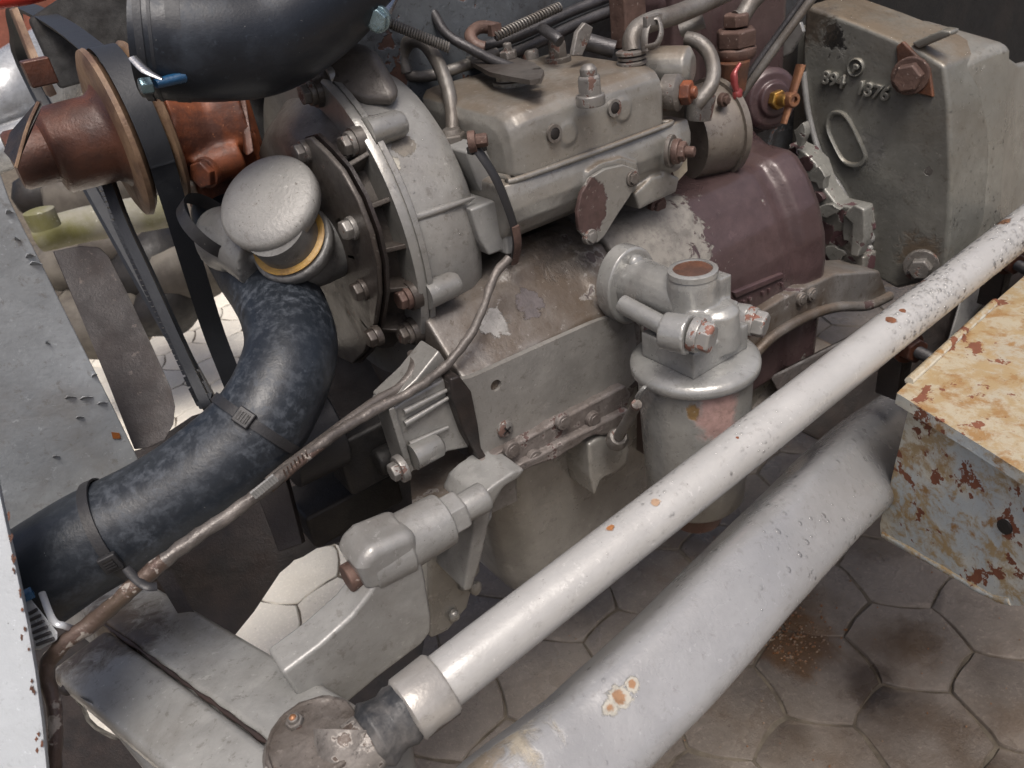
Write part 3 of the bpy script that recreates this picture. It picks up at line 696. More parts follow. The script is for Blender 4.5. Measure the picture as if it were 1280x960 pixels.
b.lathe(on(845, 85, 'Y', .56) , EX * .5 - EY, [(-.03, .022), (.012, .020), (.017, .012)], 20)
cover = b.build('governor_cover', M['pump'], ip, remesh=.0016, sm=4)
for (px, py) in ((693, 167), (768, 135)):
    MB().lathe(on(px, py, 'Y', .5285), -EY, [(-.004, .0078), (.0012, .0078), (.0012, .0052), (-.003, .0052), (-.003, .0001)], 20).build('screw_hole', M['boltgrey'], ip)
    MB().lathe(on(px + 1, py, 'Y', .528), -EY, [(0, .0050), (.0006, .0042), (.0006, .0001)], 12).build('hole', M['dark'], ip)  # dark disc painted as the shade inside the screw hole
def low_sec(x, k=1.0):
    cy, cz = .588, .772
    pr = [(.531, .797), (.527, .786), (.526, .775), (.529, .762), (.537, .750), (.551, .740), (.57, .736), (.62, .736), (.66, .75), (.68, .797)]
    return [Vector((x, cy + (y - cy) * k, cz + (z - cz) * k)) for y, z in pr]
b = MB(); b.loft([low_sec(x0 - .014, .9), low_sec(x0 - .012, .97), low_sec(x0 - .006), low_sec(x1 - .05), low_sec(x1 + .01), low_sec(x1 + .028, .93)])
b.prism(onl([(735, 215), (750, 204), (776, 197), (797, 203), (800, 222), (795, 240), (730, 260)], 'Y', .523), EY * .03)
b.lathe(on(838, 192, 'Y', .532), -EY + EX * .25, [(-.02, .019), (.006, .017), (.010, .013)], 22)
b.prism(onl([(793, 243), (815, 222), (835, 216), (850, 222), (846, 240), (800, 262)], 'Y', .53), EY * .04)
b.build('pump_barrel', M['pump'], ip, remesh=.0016, sm=5)
# lip between cover and barrel
b = MB(); pth = [Vector((x0 - .002, .60, .798)), Vector((x0 - .001, .545, .798)), Vector((x0 + .008, .531, .798)), Vector((x1 - .012, .530, .798)), Vector((x1, .54, .798))]
b.tube(pth, .0028, n=8); b.build('joint_lip', M['pump'], ip)
# inspection plate (paint flaked on its left half) with two screws
tear = [(737, 303), (724, 288), (722, 265), (727, 242), (739, 222), (757, 211), (780, 206), (798, 213), (797, 230), (786, 248), (770, 272), (756, 295), (747, 304)]
to = on(740, 262, 'Y', .515)
platem = paint('inspection_plate_paint', (.31, .30, .275), grime=.3, chips=.68, cscale=20, ccol=(.10, .06, .05), spots=(((tuple(to - Vector((.46, .6, .7))), (1, 1, .75)), .021, (.085, .05, .045), 1.0),), off=32)
MB().prism(onl(tear, 'Y', .517), EY * .005).build('inspection_plate', platem, ip, bevel=.0012)
for (px, py) in ((738, 296), (790, 223)): bolt(ip, on(px, py, 'Y', .517), -EY, .0058, .005, M['boltgrey'], washer=1.3, name='screw')
# cap nuts, studs and plugs on the top
def topz(px, py): return on(px, py, 'Z', .857)
p = on(738, 122, 'Z', .850)
b = MB(); b.lathe(p - EZ * .006, EZ, [(0, .0125), (.008, .0125), (.009, .011)], 20); b.hexa(p, EZ, .0105, .018, .3); b.lathe(p + EZ * .017, EZ, [(0, .0072), (.006, .0072), (.0095, .004), (.010, .0001)], 16); b.build('cap_nut', M['boltgrey'], ip, bevel=.0007, seg=1)
for (px, py, hx, hz) in ((636, 84, .0085, .008), (698, 76, .0095, .016)):
    p = topz(px, py)
    b = MB(); b.lathe(p - EZ * .004, EZ, [(0, .013), (.008, .013)], 20); b.hexa(p + EZ * .003, EZ, hx, hz, .5); b.lathe(p + EZ * hz, EZ, [(0, .0055), (.008, .005), (.010, .003)], 14); b.build('top_nut', M['boltgrey'], ip, bevel=.0006, seg=1)
p = topz(663, 74); MB().lathe(p, EZ, [(-.004, .009), (.008, .009), (.010, .007), (.010, .0001)], 22).build('top_plug', M['boltgrey'], ip)
p = topz(640, 102); MB().lathe(p - EZ * .006, EZ, [(0, .018), (.008, .018), (.008, .0145), (.018, .0145)], 22).build('spindle_boss', M['pump'], ip, bevel=.001)
# rusty plug and stud at the right end
p = on(846, 116, 'Y', .535); ax = (EX * .45 - EY).normalized()
b = MB(); b.lathe(p - ax * .012, ax, [(0, .017), (.014, .017), (.017, .013)], 22); b.build('plug_boss', M['boltgrey'], ip)
bolt(ip, p + ax * .005, ax, .0115, .010, M['rustpump'], washer=0, stud=.005, name='rusty_plug')
p = on(836, 189, 'Y', .520)
b = MB(); b.lathe(p, ax, [(0, .0155), (.004, .0155), (.004, .011), (.010, .011)], 22); b.build('stud_washer', M['boltgrey'], ip, bevel=.0006)
bolt(ip, p + ax * .009, ax, .0098, .008, M['boltbrown'], washer=1.2, stud=.009, name='stud_nut')
q = [on(x, y, 'Y', .548) for x, y in ((826, 175), (848, 150), (856, 160), (858, 215), (846, 228), (834, 200))]
MB().prism(q, EX * .004 + EY * .002).build('torn_gasket', M['cream'], ip, bevel=.0006)
# governor drum at the rear of the pump
b = MB(); c = on(880, 165, 'Y', .60); gax = (EX - EY * .1).normalized()
b.lathe(c - gax * .035, gax, [(0, .045), (.03, .05), (.045, .052), (.045, .056), (.053, .056), (.053, .0001)], 44)
b.build('governor_drum', paint('drum_grime', (.24, .215, .185), grime=.7, chips=.62, cscale=14, ccol=(.16, .1, .07), gcol=(.11, .08, .06), off=33), ip)
p = on(872, 130, 'Y', .555)
b = MB(); b.lathe(p - EZ * .016, EZ + EX * .2, [(0, .0135), (.022, .0155), (.025, .0145), (.025, .0095), (.018, .009), (.018, .0001)], 24); b.build('pipe_socket', M['boltgrey'], ip)
for (x, y, r) in ((905, 125, .005), (822, 258, .008)): bolt(ip, on(x, y, 'Y', .56), -EY, r, .006, M['boltbrown'])
# drive end: square coupling against the timing case
b = MB(); q = onl([(588, 262), (618, 250), (632, 272), (634, 312), (612, 320), (600, 300)], 'Y', .548); b.prism(q, EY * .05)
q = onl([(632, 276), (642, 271), (648, 288), (646, 316), (634, 320)], 'Y', .542); b.prism(q, EY * .05)
q = onl([(582, 190), (604, 178), (640, 250), (640, 290), (620, 262), (598, 232)], 'Y', .565); b.prism(q, EY * .06)
b.build('drive_coupling', M['mount'], ip, bevel=.0025)
# strap clamp round the drive end with its screw
st = thing('strap_clamp', 'dark strap clamp with a screw around the drive end of the grey fuel pump', 'clamp', on(615, 235, 'Y', .54))
pp = [on(x, y, 'Y', yy) for x, y, yy in ((588, 176, .545), (600, 192, .538), (618, 220, .531), (632, 252, .527), (642, 282, .527), (645, 306, .529), (641, 328, .54))]
MB().tube(pp, .0045, n=10, flat=.4, up=EX).build('strap', M['black'], st)
pp2 = pp[4:]; MB().tube([p - EY * .003 for p in pp2], .0042, n=10, flat=.4, up=EX).build('strap_end', M['boltbrown'], st)
bolt(st, pp[0] - EY * .004, EX * .8 - EY * .6, .0058, .012, M['boltbrown'], washer=1.5, name='clamp_screw')
MB().box(on(596, 186, 'Y', .548), EX * .008, EZ * .003, EY * .004).build('clamp_lug', M['dark'], st, bevel=.001)

# ------------------------------------------------------------------ oil filter
A = on(868, 440, 'Y', .40)
of = thing('oil_filter', 'grey canister oil filter with a patch of pink primer below its bolted head', 'oil filter', A - EZ * .2)
fb = A - EZ * .2
pk = on(900, 520, 'Y', .352); yk = on(866, 515, 'Y', .35)
canm_ = lambda can: paint('filter_can_paint', (.315, .315, .30), grime=.25, chips=.715, rough=.34, cscale=34, ccol=(.12, .05, .04),
    spots=(((surf(can, 898, 512), (1.25, 1, .62)), .027, (.42, .275, .25), .9, .55), ((surf(can, 866, 514), (1, 1, .7)), .0065, (.24, .15, .06), 2.2, .5)), specks=.4, off=41)
b = MB(); b.lathe(A - EZ * .165, EZ, [(0, .030), (.003, .043), (.008, .0462), (.06, .0485), (.15, .0505), (.153, .0500)], 56)
can = b.build('canister', M['filter'], of); can.data.materials[0] = canm_(can)
b = MB(); b.lathe(A - EZ * .192, EZ, [(0, .012), (.0, .026), (.022, .028), (.03, .027)], 32); b.build('canister_foot', paint('filter_foot', (.16, .07, .06), chips=.6, grime=.6, off=42), of, bevel=.001)
b = MB(); b.lathe(A - EZ * .014, EZ, [(0, .0515), (0, .0548), (.0015, .0562), (.006, .0564), (.0085, .0558), (.0115, .052), (.014, .043), (.015, .0001)], 60)
b.build('lid', M['filter'], of)
# head casting: flange on the block, neck, vertical boss with a rusty plug, square tower, bolt ears
Fl = on(786, 356, 'Y', .487)
hd = MB()
t1 = on(862, 362, 'Y', .405)
hd.loft([[Fl + EY * d + EX * .031 * math.cos(a) * k + EZ * .038 * math.sin(a) * k for a in [i * math.pi / 14 for i in range(28)]] for d, k in ((.012, 1), (-.004, 1), (-.006, .96))])
b = MB(); b.tube([Fl - EY * .0 + EX * .006, Fl.lerp(t1, .5) - EZ * .004, t1 - EZ * .012], [.026, .023, .018], n=20)
b.build('neck', M['filter'], of, remesh=.0015, sm=4)
hd.build('mounting_flange', M['filter'], of, bevel=.0015)
pb = on(866, 362, 'Y', .405)
b = MB(); b.lathe(pb - EZ * .036, EZ, [(0, .023), (.045, .0215), (.052, .020)], 28)
b.box(pb + EX * .008 - EZ * .015 , EX * .02, EY * .018, EZ * .024)
c = on(895, 392, 'Y', .385); b.lathe(c - EZ * .03, EZ, [(0, .021), (.034, .019), (.039, .013)], 28); b.box(c - EZ * .015 + EY * .008, EX * .019, EY * .016, EZ * .022)
e1, e2 = on(866, 420, 'Y', .366), on(938, 402, 'Y', .392)
b.lathe(e1 + EY * .012 + EX * -.004, -EY + EX * .35, [(-.012, .0155), (.010, .0165)], 22); b.lathe(e2 + EY * .008, -EY + EX * .35, [(-.012, .014), (.006, .014)], 22)
b.tube([e1 + EY * .012, e2 + EY * .012 - EZ * .006], .014, n=16)
b.box(A + EZ * .012, EX * .034, EY * .03, EZ * .012)
b.build('filter_head', M['filter'], of, remesh=.0014, sm=4)
pr = pb + EZ * .0165
b = MB(); b.lathe(pr, EZ, [(-.002, .0212), (.0025, .0208), (.0035, .019), (.0035, .0165), (.0015, .0155), (.0015, .0001)], 32); pm = b.build('plug_rim', M['filter'], of)
MB().lathe(pr + EZ * .0024, EZ, [(0, .0162), (.0006, .0150), (.001, .0001)], 28).wobble(.0006, 300).build('rusty_plug', M['rust'], of)
b = MB(); b.tube([on(778, 380, 'Y', .455), on(872, 430, 'Y', .375)], .0085, n=18); b.build('through_pipe', M['filter'], of)
for p, r in ((e1 - EY * .001 + EX * .003, .0125), (e2 - EY * .001, .012)):
    ax = (-EY + EX * .35 - EZ * .1).normalized()
    b = MB(); b.lathe(p, ax, [(-.004, r * 1.15), (.004, r * 1.15)], 24); b.hexa(p + ax * .003, ax, r * 1.06, .011, .3)
    b.build('head_bolt', paint('chipped_bolt', (.40, .39, .37), grime=.15, chips=.56, cscale=75, ccol=(.2, .09, .065), rough=.35, off=43), of, bevel=.0015)
for (x, y) in ((804, 396), (795, 330)): MB().lathe_sc(on(x, y, 'Y', .478), .009, 6, (1, .7, 1)).build('flange_lump', M['filter'], of)
q = [on(x, y, 'Y', .452) for x, y in ((800, 372), (812, 366), (835, 382), (830, 392))]
MB().prism(q, EY * .02).build('raised_plate', M['filter'], of, bevel=.002)

# ------------------------------------------------------------------ gearbox housing
gb = thing('gearbox_housing', 'large grey gearbox housing with raised casting number and oval boss', 'gearbox', on(1120, 350, 'X', .95))
fx = .95
face = [(1006, 6), (1030, 14), (1080, 33), (1126, 52), (1150, 62), (1181, 82), (1187, 130), (1190, 220), (1186, 300), (1180, 345), (1160, 352), (1120, 362), (1086, 342), (1080, 310), (1066, 268), (1052, 238), (1036, 215), (1024, 190), (1012, 150), (1004, 115), (1002, 60)]
q = onl(face, 'X', fx)
b = MB(); b.prism(q, EX * .09); body = b.build('housing_body', M['gear'], gb, bevel=.006, seg=3)
body.data.materials[0] = paint('gearbox_face_paint', (.265, .265, .24), grime=.45, chips=.725, rough=.38, cscale=13, ccol=(.16, .05, .02), gcol=(.12, .095, .065), dust=.85, dcol=(.17, .135, .095), fine=.45,
    spots=(((surf(body, 1042, 48), (1, 1, 1)), .022, (.02, .019, .018), 2.4, .6), ((surf(body, 1148, 318), (1, 1, 1)), .035, (.15, .115, .08), 2.0, .3), ((surf(body, 1010, 30), (1, 1, 1)), .05, (.085, .07, .055), 1.6, .2), ((surf(body, 1160, 215), (1, 1, 1)), .006, (.12, .11, .1), 1.6), ((surf(body, 1085, 190), (1, 1, 1)), .03, (.20, .20, .185), 2.0, .3)), off=7)
# side bulge running back
b = MB(); c0 = on(1186, 84, 'X', fx); c1 = on(1180, 345, 'X', fx)
def gsec(x, dy, dz, dt=0.0): return [Vector((x, c0.y + .006 + dy, c0.z + dz)), Vector((x, c0.y + .002 + dy - .012, (c0.z + c1.z) / 2)), Vector((x, c1.y + .004 + dy, c1.z - .02)), Vector((x, c1.y + .26, c1.z - .02)), Vector((x, c0.y + .30, c0.z + dz + .04 + dt)), Vector((x, c0.y + .09, c0.z + dz + .024 + dt))]
b.loft([gsec(fx + .03, 0, -.004), gsec(fx + .09, -.014, 0.004), gsec(fx + .120, -.016, .002), gsec(fx + .135, -.010, -.012, -.06), gsec(fx + .20, .004, -.035, -.10), gsec(fx + .5, .02, -.07, -.12)])
hs = b.build('housing_side', M['gear'], gb, bevel=.010, seg=3)
hs.data.materials[0] = paint('gearbox_side_paint', (.30, .295, .265), grime=.42, chips=.72, rough=.36, cscale=13, ccol=(.16, .05, .02), gcol=(.16, .12, .08), dust=.4, fine=.45, streak=.4,
    spots=(((surf(hs, 1190, 268), (1, 1, 1)), .0065, (.42, .11, .03), 1.2), ((surf(hs, 1203, 283), (1.5, 1.5, .8)), .015, (.22, .065, .02), 1.6), ((surf(hs, 1228, 190), (2.5, 2.5, .55)), .016, (.16, .085, .035), 1.6, .3)), off=67)
# oval boss ring
oc = [(1036, 146), (1042, 140), (1054, 141), (1064, 152), (1077, 178), (1083, 195), (1078, 205), (1066, 207), (1054, 200), (1042, 178), (1035, 160)]
b = MB(); qq = smooth_path(onl(oc + [oc[0]], 'X', fx - .001), [0] * (len(oc) + 1), 5)[0][:-1]; cc = sum(qq, Vector()) / len(qq)
b.loft([[cc + (p - cc) * k - EX * e for p in qq] for k, e in ((1.06, -.002), (1.03, .0045), (.96, .005), (.89, .0035), (.85, -.002))], caps=False); b.build('oval_boss', M['gear'], gb, bevel=0)
b = MB(); b.prism([cc + (p - cc) * .88 - EX * .0003 for p in qq], EX * .004); b.build('oval_plate', M['gear'], gb)
# casting number and foundry ring in relief
def cast_text(body_, px0, py0, px1, py1, size, name):
    a, c = on(px0, py0, 'X', fx - .003), on(px1, py1, 'X', fx - .003)
    cu = bpy.data.curves.new(name, 'FONT'); cu.body = body_; cu.size = size; cu.extrude = .0024; cu.bevel_depth = .0010; cu.bevel_resolution = 1; cu.align_x = 'LEFT'; cu.resolution_u = 3
    xd = (c - a).normalized(); n = -EX; yd = n.cross(xd).normalized()
    ot = bpy.data.objects.new(name, cu); COL.objects.link(ot); bpy.context.view_layer.update()
    me = bpy.data.meshes.new_from_object(ot.evaluated_get(bpy.context.evaluated_depsgraph_get())); bpy.data.objects.remove(ot)
    me.materials.clear(); me.materials.append(M['gear']); o = bpy.data.objects.new(name, me); COL.objects.link(o)
    o.parent = gb; m = Matrix.Identity(4)
    for i, v in enumerate((xd, yd, n)):
        for k in range(3): m[k][i] = v[k]
    m.translation = a - gb.location; o.matrix_local = m
    return o
def text_to(body_, px0, py0, px1, py1, size): cast_text(body_, px0, py0, px1, py1, size, 'casting_number')
text_to('894', 1027, 103, 1058, 111, .0225)
text_to('1376', 1070, 116, 1106, 125, .0225)
rc = on(1070, 84, 'X', fx - .001)
b = MB(); b.lathe(rc, -EX, [(-.002, .0115), (.0026, .011), (.0032, .0102), (.0026, .0092), (-.002, .009)], 30, caps=False); b.build('foundry_ring', M['gear'], gb)
text_to('P', 1066.5, 89, 1074, 91, .0125)
# corner bolt in its rusty recess
bo = on(1140, 94, 'X', fx - .004)
b = MB(); q = [on(x, y, 'X', fx - .0035) for x, y in ((1120, 58), (1128, 52), (1150, 74), (1162, 86), (1166, 122), (1126, 112), (1122, 90))]
b.prism(q, EX * .006); b.wobble(.001, 90); b.build('rusty_seat', M['rust'], gb, bevel=.002)
bolt(gb, bo + EX * -.004, (-EX - EY * .25).normalized(), .0170, .016, M['boltbrown'], washer=1.3, name='corner_bolt')
b = MB(); q = [on(x, y, 'X', fx - .001) + EX * .0 for x, y in ((1138, 58), (1176, 42), (1188, 44), (1186, 50), (1146, 66))]
b.prism([p + EZ * .004 for p in q], EX * .02); b.build('top_ridge', M['gear'], gb, bevel=.0025)
nb = on(1152, 333, 'X', fx - .004); bolt(gb, nb, (-EX - EY * .3).normalized(), .0145, .014, M['boltgrey'], washer=1.6, name='lower_bolt')
# rust breaks on the lit corner
for (x, y, r) in ((1186, 267, .006), (1201, 283, .0125)):
    c = on(x, y, 'Y', c0.y - .030)
# ridge of gasket along the front edge
b = MB(); pth = onl([(1004, 90), (1010, 140), (1022, 185), (1036, 214), (1052, 238), (1068, 272), (1082, 312), (1086, 342)], 'X', fx - .003); b.tube(pth, .0045, n=8); b.build('joint_bead', M['mount'], gb)
b = MB()
for k in range(6):
    c = on(1086 + random.uniform(-3, 3), 262 + k * 12, 'X', fx - .004); b.lathe_sc(c, random.uniform(.004, .008), 5, (1, 1, 1.2))
b.wobble(.002, 120).build('sealant_lumps', M['mount'], gb)
for t_ in ((body, 900, 5),): drops(gb, t_[0], 420, .0006, .0016, box=lambda p: p.x > .951, seed=t_[2])
drops(gb, [o for o in gb.children if o.name.startswith('housing_side')][0], 900, .0007, .0021, box=lambda p: p.x < 1.08, seed=8)
gd = thing('gearbox_shade_backdrop', 'near-black block painted as the shade behind the grey gearbox at the top right', 'housing', Vector((1.3, .8, .8)))
MB().box(Vector((1.62, 1.0, .92)), EX * .50, EY * .30, EZ * .36).build('shade_block', M['shade'], gd, bevel=.03, seg=4)  # stands in for the dark beyond the gearbox, shade set by its colour

# brass drain tap
tp = thing('drain_tap', 'small brass drain tap with a bronze T handle on the maroon block', 'tap', tb)
o0 = tb + tax * .007
b = MB(); b.hexa(o0, tax, .0115, .010, .2); b.lathe(o0 + tax * .009, tax, [(0, .007), (.012, .0075), (.016, .006)], 18); b.build('tap_nut', M['brass'], tp, bevel=.0006, seg=1)
tip = o0 + tax * .026 + EX * .004
b = MB(); b.lathe(tip - tax * .008, tax, [(0, .0085), (.014, .0085), (.016, .007), (.016, .004), (.010, .0035), (.010, .0001)], 20); b.build('spout', M['copper'], tp)
b = MB(); hv = (on(995, 97, 'Y', tip.y) - on(980, 148, 'Y', tip.y)); b.tube([tip - hv * .6, tip + hv * .02, tip + hv * .85], [.0045, .0052, .0066], n=10, flat=.6); b.build('tap_handle', M['copper'], tp)

# ------------------------------------------------------------------ hoses
lh = [(-40, 760, .535), (25, 734, .545), (112, 678, .555), (204, 630, .565), (290, 568, .575), (340, 505, .585), (364, 440, .61), (354, 388, .65), (322, 342, .705), (292, 300, .74), (282, 265, .76)]
lhp = [P(*q) for q in lh]; lhr = [.0375, .0378, .0378, .0375, .0368, .0358, .0358, .0365, .0350, .0330, .032]
MB().tube(lhp, lhr, n=40, sub=10).wobble(.0014, 22, 2).build('lower_radiator_hose', M['hose'], None, label='chalky black rubber hose curving down to the left under two cable ties', cat='hose')
uh = [P(*q) for q in ((176, 46, .535), (215, 50, .54), (270, 52, .55), (330, 44, .565), (390, 5, .58), (440, -50, .60), (480, -120, .62))]
MB().tube(uh, [.0400, .0405, .0405, .0405, .041, .041, .041], n=44, sub=10).build('upper_radiator_hose', M['hose2'], None, label='smooth black rubber hose crossing the top of the engine at the left', cat='hose')
def strap_ring(center, tan, r, wdt, th, mat, name, parent):
    return MB().lathe(center - tan * wdt / 2, tan, [(0, r), (0, r + th), (wdt, r + th), (wdt, r)], 48, caps=False).build(name, mat, parent)
# hose clamp of the upper hose
hc = thing('hose_clamp', 'steel hose clamp with a blue screw at the left end of the upper hose', 'clamp', uh[0])
tn = (uh[2] - uh[0]).normalized()
for off, ww in ((.003, .005), (.010, .0022), (.0245, .009)):
    strap_ring(uh[0] + tn * off, tn, .0398, ww, .0022, M['belt'], 'band', hc)
sp_ = P(190, 106, .512)
bolt(hc, sp_, -EX + EZ * .1, .0058, .008, M['bluescrew'], washer=0, name='clamp_screw')
b = MB(); b.tube([sp_ + EX * .002, sp_ + EX * .022 + EZ * .000 + EY * .004], [.0042, .0058], n=14, flat=.7); b.build('screw_housing', M['blue'], hc)
b = MB(); b.tube([P(166, 72, .50), P(182, 88, .498), P(203, 99, .497)], [.0032, .0035, .0012], n=8, flat=.4); b.build('band_end', M['stain'], hc)
# clamp at the engine end of the upper hose
hc2 = thing('hose_clamp', 'bright hose clamp and bolt head under the top edge beside the spring', 'clamp', P(465, 15, .60))
b = MB(); b.tube([P(440, -20, .6), P(462, 6, .595), P(478, 14, .60), P(490, -6, .61)], .006, n=10, flat=.5); b.build('band', M['stain'], hc2)
bolt(hc2, P(472, 24, .592), (P(472, 24, .59) - P(476, 20, .6)), .0088, .008, M['bluescrew'], washer=1.15, name='clamp_screw')
MB().tube([P(452, 14, .6), P(462, 20, .594)], [.007, .006], n=12).build('screw_housing', M['blue'], hc2)
# clamp at the lower end of the lower hose, ribbed clip
hc3 = thing('hose_clamp', 'ribbed silver hose clamp at the lower end of the chalky hose', 'clamp', P(50, 770, .50))
cq = [P(x, y, .497) for x, y in ((27, 742), (38, 748), (72, 790), (72, 800), (50, 812), (42, 812))]
MB().prism(cq, ray(50, 780).normalized() * .006).build('band', M['clipmetal'], hc3, bevel=.001)
for k in range(6):
    a, c = P(35 + k * 2.2, 768 + k * 7.6, .4955), P(46 + k * 4.2, 762 + k * 7.2, .4955); MB().tube([a, c], .0012, n=8).build('rib', M['rod'], hc3)
MB().box(P(33, 744, .494), EX * .004, EZ * .003, EY * .003).build('blue_tab', M['blue'], hc3, bevel=.0006)
MB().tube([P(52, 740, .517), P(66, 775, .498), P(80, 782, .498), P(92, 786, .51)], .0022, n=8, flat=.5).build('band_edge', M['clipmetal'], hc3)
# cable ties round the lower hose
def tie(i_px, buckle, label, d0):
    k = min(range(len(lhp)), key=lambda i: abs(lh[i][0] - i_px[0]))
    sp, sr = smooth_path(lhp, lhr, 12)
    tgt = P(i_px[0], i_px[1], i_px[2]); j = min(range(1, len(sp) - 1), key=lambda i: (sp[i] - tgt).length)
    tn = (sp[j + 1] - sp[j - 1]).normalized()
    th = thing('cable_tie', label, 'cable tie', sp[j], 'cable ties round the lower hose')
    strap_ring(sp[j], tn, sr[j] + .0008, .0072, .0016, M['black'], 'strap', th)
    bp = P(buckle[0], buckle[1], d0); u = (bp - sp[j]); u = (u - tn * u.dot(tn)).normalized(); bp = sp[j] + u * (sr[j] + .0028); side = u.cross(tn)
    b = MB(); b.box(bp, tn * .0062, side * .0068, u * .0026); b.build('buckle', M['black'], th, bevel=.0012)
    b = MB(); b.box(bp + u * .0028, tn * .0034, side * .0042, u * .0006); b.build('slot', M['dark'], th)
    for s_ in (-1, 0, 1): MB().box(bp + u * .0034 + side * .0022 * s_, tn * .0034, side * .0005, u * .0005).build('tooth', M['black'], th)
    return th, sp[j], tn, u, side, sr[j]
tie((318, 530, .58), (303, 513), 'upper cable tie with its buckle on top of the chalky hose', .53)
t2 = tie((142, 652, .56), (155, 703), 'lower cable tie holding the wiring, tail end sticking out below its buckle', .52)
MB().tube([P(158, 710, .512), P(170, 724, .508), P(184, 733, .506), P(196, 733, .509)], .0030, n=10, flat=.3).build('tail', M['black'], t2[0])
# wiring loom
w1 = [(636, 322, .66), (618, 345, .66), (604, 385, .655), (584, 425, .65), (552, 462, .64), (512, 490, .625), (465, 514, .61), (420, 542, .59), (378, 572, .57), (345, 600, .548), (300, 634, .535), (250, 668, .525), (205, 700, .517), (165, 735, .512), (120, 775, .51), (85, 800, .505), (62, 826, .503), (60, 850, .503), (68, 890, .502), (70, 930, .50), (66, 985, .50)]
wr = [.0036] * 3 + [.0038] * 3 + [.0044, .0046, .0046, .0048, .0050, .0052, .0052, .0056, .0058, .0056, .0050, .0045, .0045, .0045, .0045]
wl = thing('wiring_loom', 'grey taped wiring loom hanging below the chalky hose down to the left', 'cable', P(250, 668, .525))
MB().tube([P(*q) for q in w1[:13]], wr[:13], n=14, sub=8).wobble(.0012, 120).build('taped_wires', M['loom'], wl)
MB().tube([P(*q) for q in w1[12:]], wr[12:], n=14, sub=8).wobble(.0012, 120).build('lower_wires', M['loomred'], wl)
w2 = [(515, 442, .665), (518, 462, .65), (500, 484, .64), (472, 500, .625), (440, 522, .605), (400, 552, .585), (360, 582, .56), (335, 603, .55)]
MB().tube([P(*q) for q in w2], [.0045, .0055, .0042, .0042, .004, .004, .004, .004], n=12, sub=6).build('wire', M['loom'], wl)
w3 = [(440, 530, .60), (400, 560, .58), (372, 582, .56), (338, 612, .545)]
MB().tube([P(*q) for q in w3], .0028, n=10).build('wire', M['loomred'], wl)
for k in range(9):
    c = P(318 + k * 3.2, 620 - k * 2.6, .5275); MB().tube([c + EZ * .004 - EX * .001, c - EZ * .002 + EX * .001], .0013, n=6).build('white_binding', M['mount'], wl)
for k in range(7):
    c = P(356 + k * 4.5, 591 - k * 4, .548); MB().tube([c + EZ * .003, c - EZ * .003], .0007, n=5).build('binding', M['loomred'], wl)

# ------------------------------------------------------------------ filler neck with its silver cap
fn = thing('filler_cap', 'round weathered silver filler cap on a cast elbow above the hose', 'cap', on(333, 300, 'Y', .60))
cax = (EZ * .80 - EY * .43 - EX * .50).normalized()
cc = P(333, 250, .600)
b = MB(); b.lathe(cc - cax * .010, cax, [(-.003, .034), (-.003, .0395), (-.001, .0412), (.006, .0416), (.009, .0408), (.0115, .038), (.0145, .030), (.0162, .018), (.0168, .0001)], 64); b.build('cap', M['cap'], fn)
nc = P(357, 296, .614)
b = MB(); b.lathe(nc - cax * .012, cax, [(0, .027), (.03, .0265)], 40); b.build('cap_neck', M['neck'], fn)
b = MB(); b.lathe(nc - cax * .008, cax, [(0, .0300), (.004, .0318), (.0052, .030)], 44); b.build('gasket_ring', M['gasket'], fn)
b = MB(); b.lathe(nc - cax * .0285, cax, [(0, .026), (.010, .034), (.018, .0355), (.0215, .0345)], 44)
b.tube([P(365, 322, .645), P(400, 314, .66), P(430, 292, .675), P(458, 262, .70)], [.030, .028, .030, .034], n=24)
b.tube([P(335, 322, .64), P(300, 300, .655), P(278, 300, .67)], [.030, .029, .028], n=24)
b.build('elbow', M['neck'], fn, remesh=.002, sm=5)
b = MB(); b.lathe(P(262, 290, .648), (P(290, 270, .65) - P(276, 285, .655)), [(0, .031), (.012, .032)], 36, caps=False); b.build('dark_collar', M['black'], fn)

# ------------------------------------------------------------------ fan drive
wp = thing('water_pump', 'rusty orange cast water pump body behind the fan belt', 'water pump', P(250, 200, .70))
b = MB(); b.tube([P(190, 165, .70), P(245, 160, .725), P(300, 150, .74)], [.052, .046, .050], n=28)
b.box(P(262, 130, .735), EX * .03, EY * .03, EZ * .045); b.tube([P(245, 215, .70), P(300, 195, .715)], [.016, .017], n=18)
b.box(P(285, 235, .76), EX * .035, EY * .03, EZ * .05)
b.build('pump_body', M['rustpump'], wp, remesh=.0025, sm=5)
b = MB(); q = [P(x, y, .70) for x, y in ((296, 115), (306, 114), (318, 190), (308, 196))]; b.prism(q, EY * .06 + EX * .01); b.build('pump_flange', M['brown'], wp, bevel=.002)
bolt(wp, P(258, 216, .685), P(250, 219, .68) - P(262, 214, .69), .0125, .009, M['rustpump'], washer=1.1)
b = MB(); b.tube([P(160, 185, .70), P(225, 165, .72)], .020, n=20); b.build('pump_shaft', M['rustpump'], wp)

